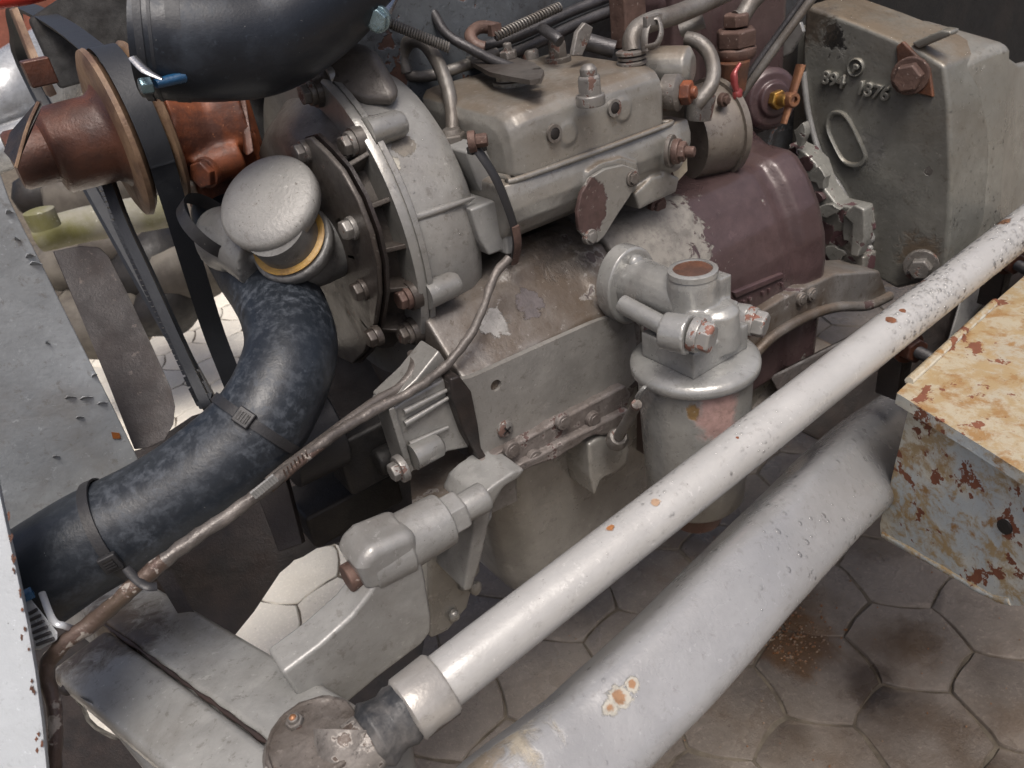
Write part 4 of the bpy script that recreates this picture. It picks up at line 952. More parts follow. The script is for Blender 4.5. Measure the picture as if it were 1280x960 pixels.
fp = thing('fan_pulley', 'brown rusty fan pulley with a thick hub and two tan rimmed discs', 'pulley', P(120, 170, .66))
hc_ = P(150, 168, .685)
def yz(r, x, c=hc_, n=64): return None
b = MB(); b.lathe(hc_, EX, [(-.008, .012), (-.008, .066), (-.006, .0715), (-.002, .0725), (.003, .066), (.0045, .055)], 72)
b.build('front_disc', M['tanedge'], fp)
b = MB(); b.lathe(hc_, EX, [(.0215, .055), (.023, .066), (.028, .0725), (.031, .0715), (.033, .066), (.033, .012)], 72); b.build('rear_disc', M['tanedge'], fp)
b = MB(); b.lathe(hc_, EX, [(.002, .058), (.024, .058)], 60); b.build('groove', M['darkbrown'], fp)
b = MB(); b.lathe(hc_, EX, [(-.088, .012), (-.088, .0225), (-.0845, .0245), (-.06, .0248), (-.058, .033), (-.055, .036), (-.016, .037), (-.010, .041), (-.007, .046)], 56); b.build('hub', M['brown'], fp)
# tan rimmed blade plate behind the hub
fb_ = thing('cooling_fan', 'dark brown cooling fan with a flat rounded blade beside the grey side panel', 'fan', P(150, 430, .68))
q = [P(x, y, d) for x, y, d in ((46, 126, .60), (49, 131, .598), (32, 165, .59), (18, 205, .585), (4, 190, .60), (12, 165, .605))]
MB().prism(q, EX * .003 - EY * .001).build('blade_tip', M['darkbrown'], fb_, bevel=.0006)
b = MB(); b.tube([P(48, 128, .598), P(34, 160, .59), (P(20, 210, .583))], .0014, n=6); b.build('blade_edge', M['tanedge'], fb_)
q = [P(x, y, d) for x, y, d in ((66, 314, .69), (100, 307, .69), (124, 309, .69), (136, 320, .69), (160, 368, .685), (190, 432, .675), (214, 486, .665), (219, 508, .66), (217, 530, .655), (206, 550, .65), (185, 560, .65), (168, 562, .65), (120, 440, .675))]
MB().prism(q, (ray(150, 430).normalized()) * .004).build('blade', M['blade'], fb_, bevel=.001)

# belts: closed loops lying in planes across the engine, with their real width
def belt_loop(pts, wvec, th, teeth, mat, name, label):
    pts2, _ = smooth_path(pts + [pts[0]], [0] * (len(pts) + 1), 5); pts2 = pts2[:-1]
    n = len(pts2); c = sum(pts2, Vector()) / n
    rings = []
    for i, p in enumerate(pts2):
        t = (pts2[(i + 1) % n] - pts2[i - 1]).normalized(); o_ = t.cross(wvec).normalized()
        if o_.dot(p - c) < 0: o_ = -o_
        rings.append([p - wvec / 2, p + wvec / 2, p + wvec * .32 - o_ * th, p - wvec * .32 - o_ * th])
    b = MB(); b.loft(rings, close=True)
    if teeth:
        for i in range(0, n):
            for f in (0, .5):
                p = pts2[i].lerp(pts2[(i + 1) % n], f); t = (pts2[(i + 1) % n] - pts2[i]).normalized(); o_ = t.cross(wvec).normalized()
                if o_.dot(p - c) < 0: o_ = -o_
                b.box(p - o_ * th * 1.35, wvec * .31, t * teeth, o_ * th * .5)
    return b.build(name, mat, None, bevel=0, label=label, cat='belt')
hub = hc_ + EX * .0125
def pp_(r, a): return hub + Vector((0, math.cos(a) * r, math.sin(a) * r))
cr = Vector((hub.x + .004, 0, 0))
lowc = on(318, 545, 'X', hub.x + .0)            # crank pulley, low and hidden behind the hose
RB = .0715
tan_dir = (P(285, 470, .70) - P(178, 215, .62))
a0 = math.radians(196)
RB = .0715
wrap = [pp_(RB, R(a)) for a in (66, 90, 112, 134, 156, 178, 196, 208)]
near = [on(x, y, 'X', hub.x) for x, y in ((262, 400), (292, 480), (318, 552))]
far = [on(x, y, 'X', hub.x) for x, y in ((70, 26), (22, 6))]
lowfar = [near[-1] + Vector((0, .10, -.10)), near[-1] + Vector((0, .24, -.02)), far[-1] + Vector((0, .22, -.12)), far[-1] + Vector((0, .12, -.03))]
belt_loop(wrap + near + lowfar + far[::-1], EX * .021, .007, 0, M['belt'], 'fan_belt', 'smooth wide black belt running over the brown pulley')
g1 = [P(x, y, d) for x, y, d in ((128, 215, .70), (150, 275, .70), (178, 335, .70), (208, 400, .70), (238, 465, .70), (262, 515, .70))]
back = [p + (p - CAMC).normalized() * .13 for p in g1[::-1]]
belt_loop(g1 + back, EX * .008 - EY * .006, .007, .0026, M['belt'], 'cogged_belt', 'narrow black cogged belt behind the smooth fan belt')
# dark belt guard bracket at the top left
br = thing('belt_bracket', 'narrow tan edged bracket with a square lug at the top left', 'bracket', P(40, 60, .70))
q = [P(x, y, .70) for x, y in ((14, 12), (22, 8), (48, 70), (72, 118), (62, 122), (40, 78))]; MB().prism(q, EY * .02).build('strip', M['tanedge'], br, bevel=.001)
MB().box(P(49, 90, .68), EX * .011, EY * .01, EZ * .011).build('lug', M['brown'], br, bevel=.0015)
# shade inside behind the pulley, painted as a near-black wall
dk_ = thing('interior_shade_backdrop', 'near-black wall painted as the shade behind the pulley and upper hose', 'radiator', P(120, 60, .95))
MB().prism([P(x, y, .82) for x, y in ((34, 24), (160, -60), (420, -60), (410, 180), (330, 180), (150, 90), (74, 112))], ray(120, 60) * .12).build('shade_wall', M['shade'], dk_, bevel=.004)

# ------------------------------------------------------------------ sheet metal at the left
sp = thing('side_panel', 'flat blue grey side panel with curled flaking paint at the left', 'panel', on(60, 640, 'Y', .62))
r0 = on(0, 230, 'Y', .62)
q = onl([(-90, 60), (-40, 150), (0, 216), (12, 250), (30, 287), (58, 342), (100, 427), (140, 506), (172, 572), (176, 580), (160, 592), (60, 640), (-90, 712)], 'Y', .62)
b = MB(); b.prism(q, EY * .003); b.build('sheet', M['panel'], sp, bevel=.0008, seg=1)
b = MB(); e0, e1 = on(176, 580, 'Y', .62), on(-90, 712, 'Y', .62)
rng_ = []
for k in range(9):
    a = k * math.pi / 12; rng_.append((math.sin(a) * .030, math.cos(a) * .030 - .030))
for j in (e0, e1): pass
rings = [[e0 + EZ * -s_ * 1.0 + EY * (-c_) for s_, c_ in rng_] + [e0 + EZ * -s_ * .9 + EY * (-c_ + .004) for s_, c_ in rng_[::-1]], [e1 + EZ * -s_ + EY * (-c_) for s_, c_ in rng_] + [e1 + EZ * -s_ * .9 + EY * (-c_ + .004) for s_, c_ in rng_[::-1]]]
b.loft(rings); b.build('rolled_edge', M['panel'], sp)
# curls of lifted paint
rn = random.Random(4)
for (x, y, w_) in ((12, 268, 10), (38, 322, 12), (45, 332, 16), (88, 496, 14), (108, 498, 16), (128, 505, 12), (100, 524, 10), (22, 300, 8), (70, 570, 9), (118, 470, 7), (60, 430, 6)):
    a, c = on(x - w_ / 2, y + rn.uniform(-2, 2), 'Y', .6195), on(x + w_ / 2, y + rn.uniform(-3, 1), 'Y', .6195)
    u = (c - a); b = MB()
    pts = []
    for t_, h_ in ((0, .0), (.3, .0035), (.6, .0028), (1, .0)): pts.append((a + u * t_, h_))
    b.loft([[p + EZ * .0005 for p, h_ in pts] + [p - EZ * .0006 for p, h_ in pts[::-1]], [p - EY * h_ + EZ * (h_ * .9 + .0005) for p, h_ in pts] + [p - EY * h_ * 1.15 + EZ * h_ * .9 for p, h_ in pts[::-1]]])
    b.build('paint_flake', M['panel'], sp)
rb = MB(); rb.prism([on(x, y, 'Y', .6195) for x, y in ((139, 540), (149, 541), (151, 548), (141, 548))], -EY * .0006); rb.build('rust_chip', paint('orange_rust', (.4, .13, .03), chips=.6, off=51), sp)
cw = thing('front_cowl', 'pale blue white sheet metal edge with chipped rim at the lower left', 'panel', P(20, 900, .47))
b = MB(); lft = [(-90, 560), (-90, 1010)]
edge = [(-3, 585), (4, 620), (14, 668), (26, 722), (38, 780), (48, 840), (56, 900), (62, 960), (68, 1010)]
n_ = ray(20, 800).normalized()
rings = []
for x, y in edge:
    p = P(x, y, .475); rings.append([P(-110, y, .470), P(x - 12, y, .470), P(x - 4, y, .4715), P(x, y, .475), P(x - .5, y, .479), P(x - 5, y, .481), P(-110, y, .480)])
b.loft(rings); b.build('sheet', M['cowl'], cw)
rn = random.Random(9); vs_ = MB()
for k in range(26):
    y = rn.uniform(640, 955); x = 62 - (960 - y) * .148 - abs(rn.gauss(0, 4)) - 4; 
    c = P(x, y, .4698); pts = [c + (P(1, 0, .47) - P(0, 0, .47)) * rn.uniform(.5, 2.6) * math.cos(a) + (P(0, 1, .47) - P(0, 0, .47)) * rn.uniform(1, 5.5) * math.sin(a) for a in [i * .785 for i in range(8)]]
    vs_.prism(pts, n_ * .0022)
vs_.build('rust_chips', M['rust'], cw)
rd = thing('engine_hood', 'bright red painted hood rim at the very top left corner', 'hood', P(10, 0, .55))
b = MB(); b.tube([P(-40, 8, .55), P(0, 1, .55), P(40, -6, .55), P(90, -22, .56)], .0055, n=14); b.build('rim', M['red'], rd)
hp = [(.74, 1.17), (.78, 1.23), (.85, 1.27), (.92, 1.29), (1.0, 1.29)]
b = MB(); b.loft([[Vector((x, y, z)) for y, z in hp] + [Vector((x, y, z + .004)) for y, z in hp[::-1]] for x in (.22, .5, .95)]); b.build('added_sky_blocker', M['red'], rd)  # unseen sheet added above the engine to block sky light

# ------------------------------------------------------------------ front axle
def V4(x, y, d): return P(x, y, d)
fb0 = P(230, 860, .6)
M['axle2'] = paint('axle_paint_dirty_end', (.335, .335, .322), metal=.12, var=.16, grime=.45, chips=.73, rough=.5, cscale=20, ccol=(.11, .06, .04), gcol=(.1, .085, .065), fine=.4,
    spots=(((tuple(P(110, 800, .69) - fb0), (1, 1, 1)), .075, (.06, .043, .030), 1.1, .35), ((tuple(P(165, 795, .67) - fb0), (1, 1, 1)), .040, (.06, .043, .030), 1.4, .3)), off=63)
fa = thing('front_axle', 'grey front axle of two long telescoping beams at the lower left', 'axle', P(230, 860, .6))
s0, s1 = P(122, 772, .70), P(352, 938, .505)             # seam between the two beams
axd = (s1 - s0).normalized()
wd = axd.cross(EZ).normalized()
if (M3.transposed() @ wd).x < 0: wd = -wd                 # towards the right in the picture: the rear beam
un = wd.cross(axd).normalized()
if un.z < 0: un = -un
def beam(a, c, w0, w1, h, mat, name, sgn, drop=0.0):
    rings = []
    for p, ww in ((a, w0), (c, w1)):
        lo = p - un * drop
        rings.append([lo, lo + wd * sgn * ww, lo + wd * sgn * ww - un * h, lo - un * h])
    return MB().loft(rings).build(name, mat, fa, bevel=.007, seg=3)
un0 = un; wd0 = wd; un = (un + wd * .22).normalized(); wd = (wd - un0 * .22).normalized()
beam(s0 - axd * .17 + wd0 * .0012 - un0 * .006, s1 + axd * .06 + wd0 * .0012 - un0 * .006, .060, .060, .05, M['axle2'], 'rear_beam', 1)
un, wd = un0, wd0
beam(s0 + axd * .02 - wd * .0015, s1 + axd * .06 - wd * .0015, .054, .047, .022, M['axle2'], 'front_beam', -1, .002)
b = MB(); b.tube([s0 - un * .0072 + wd * .0006, s0.lerp(s1, .5) - un * .0072 + wd * .0006, s1 - un * .0072 + wd * .0006], .0016, n=8, sub=14); b.wobble(.0016, 160).build('seam_rust', M['ring'], fa)
b = MB(); c = P(120, 836, .655)
for k in range(9):
    b.lathe_sc(c + Vector((random.gauss(0, .009), random.gauss(0, .010), random.gauss(0, .003))), random.uniform(.006, .011), 5, (1, 1, .5))
b.wobble(.004, 130).build('caked_dirt', M['darkbrown'], fa)
b = MB(); q = [P(x, y, .60) for x, y in ((96, 868), (130, 885), (215, 945), (235, 975), (190, 975), (150, 925))]; b.prism(q, ray(160, 920) * .03); b.build('lower_lip', M['axle'], fa, bevel=.004)

# dark front support casting below the radiator with gaps down to the pavers
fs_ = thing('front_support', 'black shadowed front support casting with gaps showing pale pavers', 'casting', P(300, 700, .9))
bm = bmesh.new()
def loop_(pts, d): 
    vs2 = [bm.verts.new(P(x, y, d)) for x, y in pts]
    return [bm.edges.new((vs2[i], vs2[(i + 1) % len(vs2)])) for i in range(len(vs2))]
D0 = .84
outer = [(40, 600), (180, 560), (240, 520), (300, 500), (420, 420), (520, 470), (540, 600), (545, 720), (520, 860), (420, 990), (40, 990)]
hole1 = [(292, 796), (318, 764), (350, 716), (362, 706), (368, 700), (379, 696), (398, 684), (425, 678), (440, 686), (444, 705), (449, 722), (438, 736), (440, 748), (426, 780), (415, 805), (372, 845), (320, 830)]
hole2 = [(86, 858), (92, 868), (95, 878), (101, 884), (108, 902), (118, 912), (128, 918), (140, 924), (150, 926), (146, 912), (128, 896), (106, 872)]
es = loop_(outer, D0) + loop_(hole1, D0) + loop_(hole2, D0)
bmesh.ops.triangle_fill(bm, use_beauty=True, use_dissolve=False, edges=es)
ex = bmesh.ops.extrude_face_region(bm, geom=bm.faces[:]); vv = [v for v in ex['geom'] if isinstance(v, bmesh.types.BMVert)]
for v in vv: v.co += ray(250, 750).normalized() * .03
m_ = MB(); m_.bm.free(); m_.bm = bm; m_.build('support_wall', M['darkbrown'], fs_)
b = MB(); b.prism([P(x, y, .70) for x, y in ((318, 610), (355, 590), (378, 680), (348, 690))], ray(340, 640).normalized() * .01 + EX * .004); b.build('bracket_plate', M['blade'], fs_, bevel=.001)
b = MB(); b.lathe(P(372, 545, .68), EX, [(-.02, .03), (-.018, .042), (.03, .043), (.032, .03)], 40); b.build('crank_pulley', M['black'], fs_, bevel=.002)
b = MB(); b.box(P(455, 560, .72), EX * .03, EY * .02, EZ * .03); b.box(P(430, 620, .78), EX * .05, EY * .03, EZ * .02); b.lathe(P(470, 580, .69), EX, [(0, .013), (.02, .013)], 12); b.build('dark_fitting', M['dark'], fs_, bevel=.004)
b = MB(); b.prism([P(x, y, .70) for x, y in ((192, 716), (214, 712), (252, 782), (236, 790))], ray(220, 750) * .01); b.build('strut', M['darkbrown'], fs_)

# ------------------------------------------------------------------ engine mount bracket
em = thing('engine_mount', 'grey engine mount with a round barrel, hexagon nut and wide plate', 'bracket', P(500, 760, .68))
m0, m1 = on(452, 706, 'Y', .44), on(556, 648, 'Y', .44)
mx = (m1 - m0).normalized(); ml = (m1 - m0).length
b = MB(); b.lathe(m0, mx, [(0, .017), (.002, .0245), (ml * .46, .0258), (ml * .47, .0235), (ml * .98, .0225), (ml, .019), (ml, .0001)], 40); 
b.build('barrel', M['mount'], em, bevel=.0012, sharp=30)
b = MB(); b.prism(onl([(449, 716), (452, 702), (470, 686), (522, 664), (531, 700), (500, 722), (474, 744), (462, 740)], 'Y', .4165), EY * .042); b.build('collar', M['mount'], em, bevel=.009, seg=4)
b = MB(); b.hexa(m1 - mx * .004, mx, .0185, .020, .25); b.lathe(m1 + mx * .012, mx, [(0, .0125), (.012, .0125)], 22); b.build('hex_nut', M['mount'], em, bevel=.001, seg=1)
p = m0 - mx * .004; b = MB(); b.lathe(p - mx * .011 - EZ * .005, mx, [(0, .010), (.001, .0115), (.018, .0115)], 18); b.build('bolt_end', M['boltbrown'], em, bevel=.0008)
pl = [(526, 696), (532, 720), (540, 772), (540, 790), (528, 806), (470, 850), (430, 884), (392, 900), (352, 842), (400, 806), (440, 770), (462, 742), (474, 722)]
q = onl(pl, 'Y', .418); b = MB(); b.prism(q, EY * .030); b.build('plate', M['mount'], em, bevel=.0035, seg=3)
# foot flowing from the block down to the nut
b = MB(); b.prism(onl([(592, 640), (600, 622), (616, 608), (642, 590), (658, 586), (650, 597), (630, 610), (616, 634), (610, 662), (602, 700), (590, 738), (580, 740), (588, 690), (592, 664)], 'Y', .452), EY * .05); b.tube([m1 + mx * .014, m1 + mx * .040], [.0125, .0135], n=20); b.tube([on(600, 640, 'Y', .468), on(590, 680, 'Y', .48), on(578, 735, 'Y', .50)], [.012, .007, .005], n=12)
b.build('foot', M['mount'], em, remesh=.0018, sm=5)

# ------------------------------------------------------------------ drag link with its ball joint
YL = .30
dl = thing('drag_link', 'light grey round steering rod running diagonally across the picture, beaded with rain', 'steering rod', on(560, 850, 'Y', YL))
a, c = on(548, 857, 'Y', YL), on(1300, 268, 'Y', YL)
dirl = (c - a).normalized(); c = c + dirl * .35; ln = (c - a).length
spots = []
lm_ = M['link']
rr = [(0, .0165), (.004, .0178)] + [(ln * k / 40, .0180) for k in range(1, 41)]
tube = MB().lathe(a, dirl, rr, 40).build('tube', lm_, dl)
for (x, y, r, col) in ((763, 659, .0036, (.40, .17, .06)), (819, 628, .0036, (.38, .25, .16)), (1113, 400, .0045, (.2, .075, .03)), (1128, 388, .003, (.2, .075, .03)), (1152, 352, .006, (.17, .065, .03)), (1254, 277, .008, (.24, .12, .06)), (922, 547, .002, (.25, .08, .03))):
    spots.append(((surf(tube, x, y), (1.0, 1.0, 1.3)), r, col, 2.0, .7))
lm = paint('drag_link_paint', (.43, .425, .412), metal=.06, var=.06, grime=.1, chips=.76, rough=.36, cscale=46, ccol=(.2, .075, .025), specks=.5, lump=.15, spots=spots, off=9)
tube.data.materials[0] = lm
b = MB(); b.lathe(a - dirl * .0245, dirl, [(0, .0185), (.002, .0208), (.026, .0212), (.028, .0195)], 40); b.wobble(.0006, 90)
col_s = paint('collar_paint', (.45, .43, .40), grime=.15, chips=.72, rough=.45, cscale=40, ccol=(.12, .085, .07), spots=(((tuple(a - dirl * .006 - EZ * .016 - EY * .009 - dl.location), (1, 1, 1)), .0175, (.13, .10, .085), .9),), off=52)
b.build('collar', col_s, dl)
bj = on(392, 926, 'Y', .315)                                # ball joint
nk = a - dirl * .024
b = MB(); nd = (nk - bj); L_ = nd.length; nu = nd.normalized()
b.tube([nk + dirl * .004, nk - dirl * .004, nk - dirl * .010, nk - dirl * .015, nk - dirl * .021, nk - dirl * .026], [.0175, .0195, .0175, .0190, .0205, .017], n=30); b.wobble(.0012, 140).build('rubber_boot', M['boot'], dl)
b = MB(); b.tube([nk - dirl * .016, nk - dirl * .040, bj + nu * .02], [.0165, .0185, .020], n=26); b.wobble(.0010, 90).build('socket_neck', M['dirtyjoint'], dl)
b = MB(); b.lathe(bj - EZ * .05, EZ, [(0, .026), (.03, .030), (.046, .0305), (.050, .0295), (.052, .027)], 48); b.wobble(.0008, 70).build('socket', M['dirtyjoint'], dl)
b = MB(); b.lathe(bj - EZ * .001, EZ, [(0, .0278), (.003, .0280), (.0045, .0272), (.0048, .0255), (.0036, .0245), (.0042, .020), (.0052, .012), (.0056, .0001)], 48); b.wobble(.0012, 110, 3); b.wobble(.0005, 330, 5); cap_ = b.build('joint_cap', M['jointcap'], dl)
gp = bj + EZ * .0045 + EY * .015 - EX * .004
b = MB(); b.hexa(gp - EZ * .001, EZ, .0055, .004, .3); b.lathe(gp + EZ * .002, EZ, [(0, .0036), (.003, .0034), (.0034, .0026)], 16); b.build('grease_nipple', M['boltgrey'], dl, bevel=.0005, seg=1)
MB().lathe(gp + EZ * .0052, EZ, [(0, .0023), (.0012, .0016), (.0015, .0001)], 12).build('nipple_ball', M['copper'], dl)
b = MB(); b.tube([bj - EZ * .05, bj - EZ * .16], [.02, .016], n=20); b.build('ball_stud', M['dirtyjoint'], dl)
drops(dl, tube, 1500, .0008, .0023, box=lambda p: p.x > .50, seed=2)
drops(dl, tube, 120, .0006, .0016, box=lambda p: .22 < p.x <= .52, seed=3)

# ------------------------------------------------------------------ radius rod
rr_ = thing('radius_rod', 'thick smooth grey radius rod in the foreground with an orange rust blister', 'axle rod', P(800, 800, .55))
pts = [P(*q) for q in ((560, 1130, .455), (645, 1025, .470), (735, 926, .500), (838, 826, .540), (930, 728, .590), (1015, 640, .685), (1066, 590, .79), (1112, 552, .91), (1165, 520, 1.02), (1210, 500, 1.1))]
rs_ = [.0480, .0440, .0345, .0350, .0352, .0380, .0440, .0500, .054, .055]
b = MB(); b.tube(pts, rs_, n=60, sub=8, sq=4.2, tw=R(40)); rod = b.build('rod', M['link'], rr_)
bl = [(772, 871, .0085), (762, 884, .007), (790, 854, .0055)]
spots = [((surf(rod, x, y), (1, 1, 1.0)), r * .95, (.42, .40, .345), 2.0, .75) for x, y, r in bl]
spots += [((surf(rod, x, y), (1, 1, 1.0)), r * .55, (.31, .17, .085), 2.6, .5) for x, y, r in bl]
spots += [((surf(rod, 655, 925), (1, 1, 1)), .022, (.38, .34, .27), 2.2, .3), ((surf(rod, 600, 955), (1, 1, 1)), .026, (.30, .25, .19), 2.0, .3)]
rm = paint('radius_rod_paint', (.34, .342, .345), var=.07, grime=.12, chips=.80, rough=.32, metal=.2, cscale=30, ccol=(.3, .28, .24), lump=.2, specks=.25, spots=spots, off=10)
rod.data.materials[0] = rm
drops(rr_, rod, 320, .0008, .0024, box=lambda p: p.x > .36, seed=6)
drops(rr_, rod, 60, .0006, .0018, box=lambda p: p.x <= .4, seed=7)

# ------------------------------------------------------------------ rusty box
bx = thing('tool_box', 'rusted pale metal box with a flaking overhanging lid at the right edge', 'box', on(1125, 500, 'Z', .60) - EZ * .15)
c0 = on(1121, 491, 'Z', .60)
ux = (on(1280, 344, 'Z', .60) - c0).normalized(); uy = (on(1280, 591, 'Z', .60) - c0).normalized()
def bp(u, v, z=0): return c0 + ux * u + uy * v + EZ * z
LT = .011
lid = MB(); lid.prism([bp(0, 0), bp(.48, 0), bp(.48, .34), bp(0, .34)], -EZ * LT)
bmesh.ops.subdivide_edges(lid.bm, edges=lid.bm.edges[:], cuts=14, use_grid_fill=True)
lid.wobble(.0012, 25); lid.build('lid', M['box'], bx, bevel=.003)
b = MB(); b.tube([bp(.02, .001, .002), bp(.2, .001, .001)], .004, n=8); b.build('lid_bead', M['box'], bx)
ins = .010; ht = .155
nrm_ = uy.cross(EZ).normalized()
if nrm_.dot(CAMC - c0) < 0: nrm_ = -nrm_
fo = bp(ins, .1)
def fp_(x, y): return onp(x, y, fo, nrm_)
q = [bp(ins, ins, -LT - .001), bp(ins, .33, -LT - .001), fp_(1420, 800), fp_(1320, 770), fp_(1282, 758), fp_(1262, 757), fp_(1240, 750), fp_(1190, 722), fp_(1108, 675), fp_(1101, 668), fp_(1100, 655)]
b = MB(); b.prism(q, ux * .45); bmesh.ops.subdivide_edges(b.bm, edges=b.bm.edges[:], cuts=12, use_grid_fill=True); b.wobble(.0010, 22, 4); b.build('body', M['box'], bx, bevel=.004)
hb = onp(1257, 658, bp(ins, .1), uy.cross(EZ)) 
nrm_ = uy.cross(EZ).normalized()
if nrm_.dot(CAMC - c0) < 0: nrm_ = -nrm_
MB().lathe(hb + nrm_ * .0018, nrm_, [(-.002, .0062), (.0004, .0060), (.0004, .0001)], 18).build('hole_shade_disc', M['dark'], bx)  # shade of a hole painted as a dark disc on the face
b = MB(); b.tube([fp_(x, y) - nrm_ * .002 for x, y in ((1104, 668), (1190, 718), (1240, 746), (1262, 752))], .004, n=10); b.wobble(.0012, 60).build('bottom_fold', M['box'], bx)

# threaded studs with nuts between the rod and the box
def stud(n0, n1, label):
    th = thing('threaded_stud', label, 'bolt', n0)
    d = (n1 - n0).normalized(); b = MB(); b.hexa(n0, d, .0125, .013, .4); b.lathe(n0 - d * .004, d, [(0, .0165), (.005, .0165)], 20); b.build('nut', M['brown'], th, bevel=.0008, seg=1)
    L2 = (n1 - n0).length; pr = []
    k = 0
    while .012 + k * .0016 < L2: pr += [(.012 + k * .0016, .0060), (.0128 + k * .0016, .0052)]; k += 1
    MB().lathe(n0, d, pr, 14).build('thread', M['rod'], th)
    b = MB(); b.box(n0 - d * .014 + EZ * -.02, EX * .01, EY * .012, EZ * .04); b.build('lug', M['darkbrown'], th, bevel=.002)
stud(P(1136, 434, .74), P(1180, 456, .70), 'dark threaded stud and nut beside the lid corner of the rusted box')
stud(P(1262, 326, .86), P(1300, 346, .82), 'dark threaded stud and nut at the right edge under the steering rod')
# rear support behind the studs
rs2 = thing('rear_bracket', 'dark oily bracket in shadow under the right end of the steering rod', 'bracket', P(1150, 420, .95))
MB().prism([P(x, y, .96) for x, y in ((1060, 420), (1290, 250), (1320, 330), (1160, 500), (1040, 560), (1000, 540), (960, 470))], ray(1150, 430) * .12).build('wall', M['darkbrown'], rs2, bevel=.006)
MB().prism([P(x, y, .93) for x, y in ((1206, 352), (1222, 345), (1236, 352), (1228, 380), (1200, 420), (1180, 440))], ray(1210, 380) * .02).build('web', M['mount'], rs2, bevel=.004)
fr_ = thing('chassis_plate', 'blotchy grey plate below the oil filter and above the wet pavers', 'plate', P(960, 480, 1.0))
MB().prism([P(x, y, 1.0) for x, y in ((940, 452), (1010, 415), (1060, 440), (1000, 520), (938, 560))], ray(960, 480) * .03).build('plate', M['block'], fr_, bevel=.003)
# ------------------------------------------------------------------ pipes, cables and levers along the top
def line(name, pts, r, mat, label, cat, n=12, **k):
    return MB().tube([P(*q) for q in pts], r, n=n, sub=8, **k).build(name, mat, None, label=label, cat=cat)
line('fuel_pipe', [(508, 92, .74), (503, 70, .735), (512, 52, .725), (530, 54, .715), (548, 80, .70), (560, 112, .695), (565, 140, .692), (566, 168, .69)], .0066, M['pipe'], 'grey fuel pipe bent over into the nut beside the timing cover', 'pipe')
line('fuel_pipe', [(505, 80, .745), (512, 94, .742), (540, 94, .745), (580, 82, .75), (620, 66, .77)], .0055, M['pipe'], 'grey pipe looping behind the nut towards the grimy pump top', 'pipe')
un_ = thing('pipe_union', 'two stacked hexagon pipe nuts at the top of the timing cover', 'nut', P(567, 190, .69))
p = P(567, 183, .69)
b = MB(); b.hexa(p - EZ * .002, EZ, .0135, .014, .1); b.lathe(p + EZ * .01, EZ, [(0, .010), (.006, .008)], 16); b.build('upper_nut', M['pipe'], un_, bevel=.001, seg=1)
b = MB(); b.box(p - EZ * .014 + EX * .001, EX * .010, EY * .010, EZ * .0115); b.tube([p - EZ * .02, p - EZ * .045 + EY * .02], .012, n=14); b.build('lower_block', M['boltgrey'], un_, bevel=.0018)
line('black_cable', [(528, -10, .74), (545, 22, .735), (560, 44, .73), (590, 62, .725), (622, 78, .715), (650, 88, .705)], .0048, M['rod'], 'dark control cable bending down to the lever on the pump', 'cable')
line('control_rod', [(592, 62, .76), (650, 44, .78), (720, 12, .81), (790, -14, .84)], .0055, M['rod'], 'upper dark control rod slanting up above the pump', 'rod')
line('control_rod', [(604, 80, .77), (660, 58, .79), (730, 26, .82), (800, 0, .85)], .0065, M['rod'], 'lower thicker dark control rod slanting up above the pump', 'rod')
def spring(name, a, c, r, turns, wr, label):
    a, c = P(*a), P(*c); ax = c - a; L3 = ax.length; ax.normalize(); u, v = frame(ax); pts = []
    for k in range(turns * 10 + 1):
        an = 2 * math.pi * k / 10; pts.append(a + ax * L3 * k / (turns * 10) + (u * math.cos(an) + v * math.sin(an)) * r)
    return MB().tube(pts, wr, n=6, sub=1).build(name, M['pipe'], None, label=label, cat='spring')
spring('spring', (484, 28, .68), (562, 60, .69), .0038, 24, .0011, 'thin coil spring hooked beside the bright clamp bolt')
spring('spring', (618, 46, .74), (700, 8, .78), .0040, 24, .0012, 'thin coil spring along the control rods above the pump')
hk = thing('spring_hook', 'dark bent hook and cable clip behind the pump lever', 'bracket', P(598, 44, .74))
b = MB(); b.tube([P(606, 60, .735), P(594, 56, .735), (P(588, 44, .738)), P(600, 34, .74), P(622, 36, .745)], .006, n=10); b.box(P(618, 37, .74), EX * .006, EZ * .005, EY * .004); b.build('hook', M['boltbrown'], hk, bevel=.0006)
lv = thing('pump_lever', 'flat steel lever with an end hole fixed by a nut on the pump top', 'lever', on(640, 90, 'Z', .87))
q = onl([(572, 62), (584, 62), (612, 74), (640, 70), (668, 78), (680, 88), (676, 98), (662, 100), (640, 96), (612, 90), (590, 78)], 'Z', .872)
plate_holes(q, [circ(on(671, 86, 'Z', .872), EX, EY, .0042, 14)], -EZ * .004).build('plate', M['front'], lv)
p = on(636, 73, 'Z', .872); b = MB(); b.hexa(p, EZ, .0085, .007, .2); b.lathe(p + EZ * .006, EZ, [(0, .0045), (.007, .0042), (.008, .003)], 12); b.build('lever_nut', M['boltgrey'], lv, bevel=.0005, seg=1)
MB().tube([on(700, 52, 'Z', .88), on(690, 44, 'Z', .885), on(678, 36, 'Z', .886)], .0055, n=10).build('link_pin', M['rod'], lv)
bk2 = thing('upright_bracket', 'bent upright bracket standing on the pump beside a short rod', 'bracket', on(722, 70, 'Z', .86))
MB().prism(onl([(716, 70), (722, 40), (732, 28), (742, 34), (738, 48), (728, 70)], 'Y', .60), EY * .006).build('upright', M['boltgrey'], bk2, bevel=.0012)
MB().tube([P(733, 52, .77), P(768, 62, .77)], .0085, n=14).build('short_rod', M['rod'], bk2)
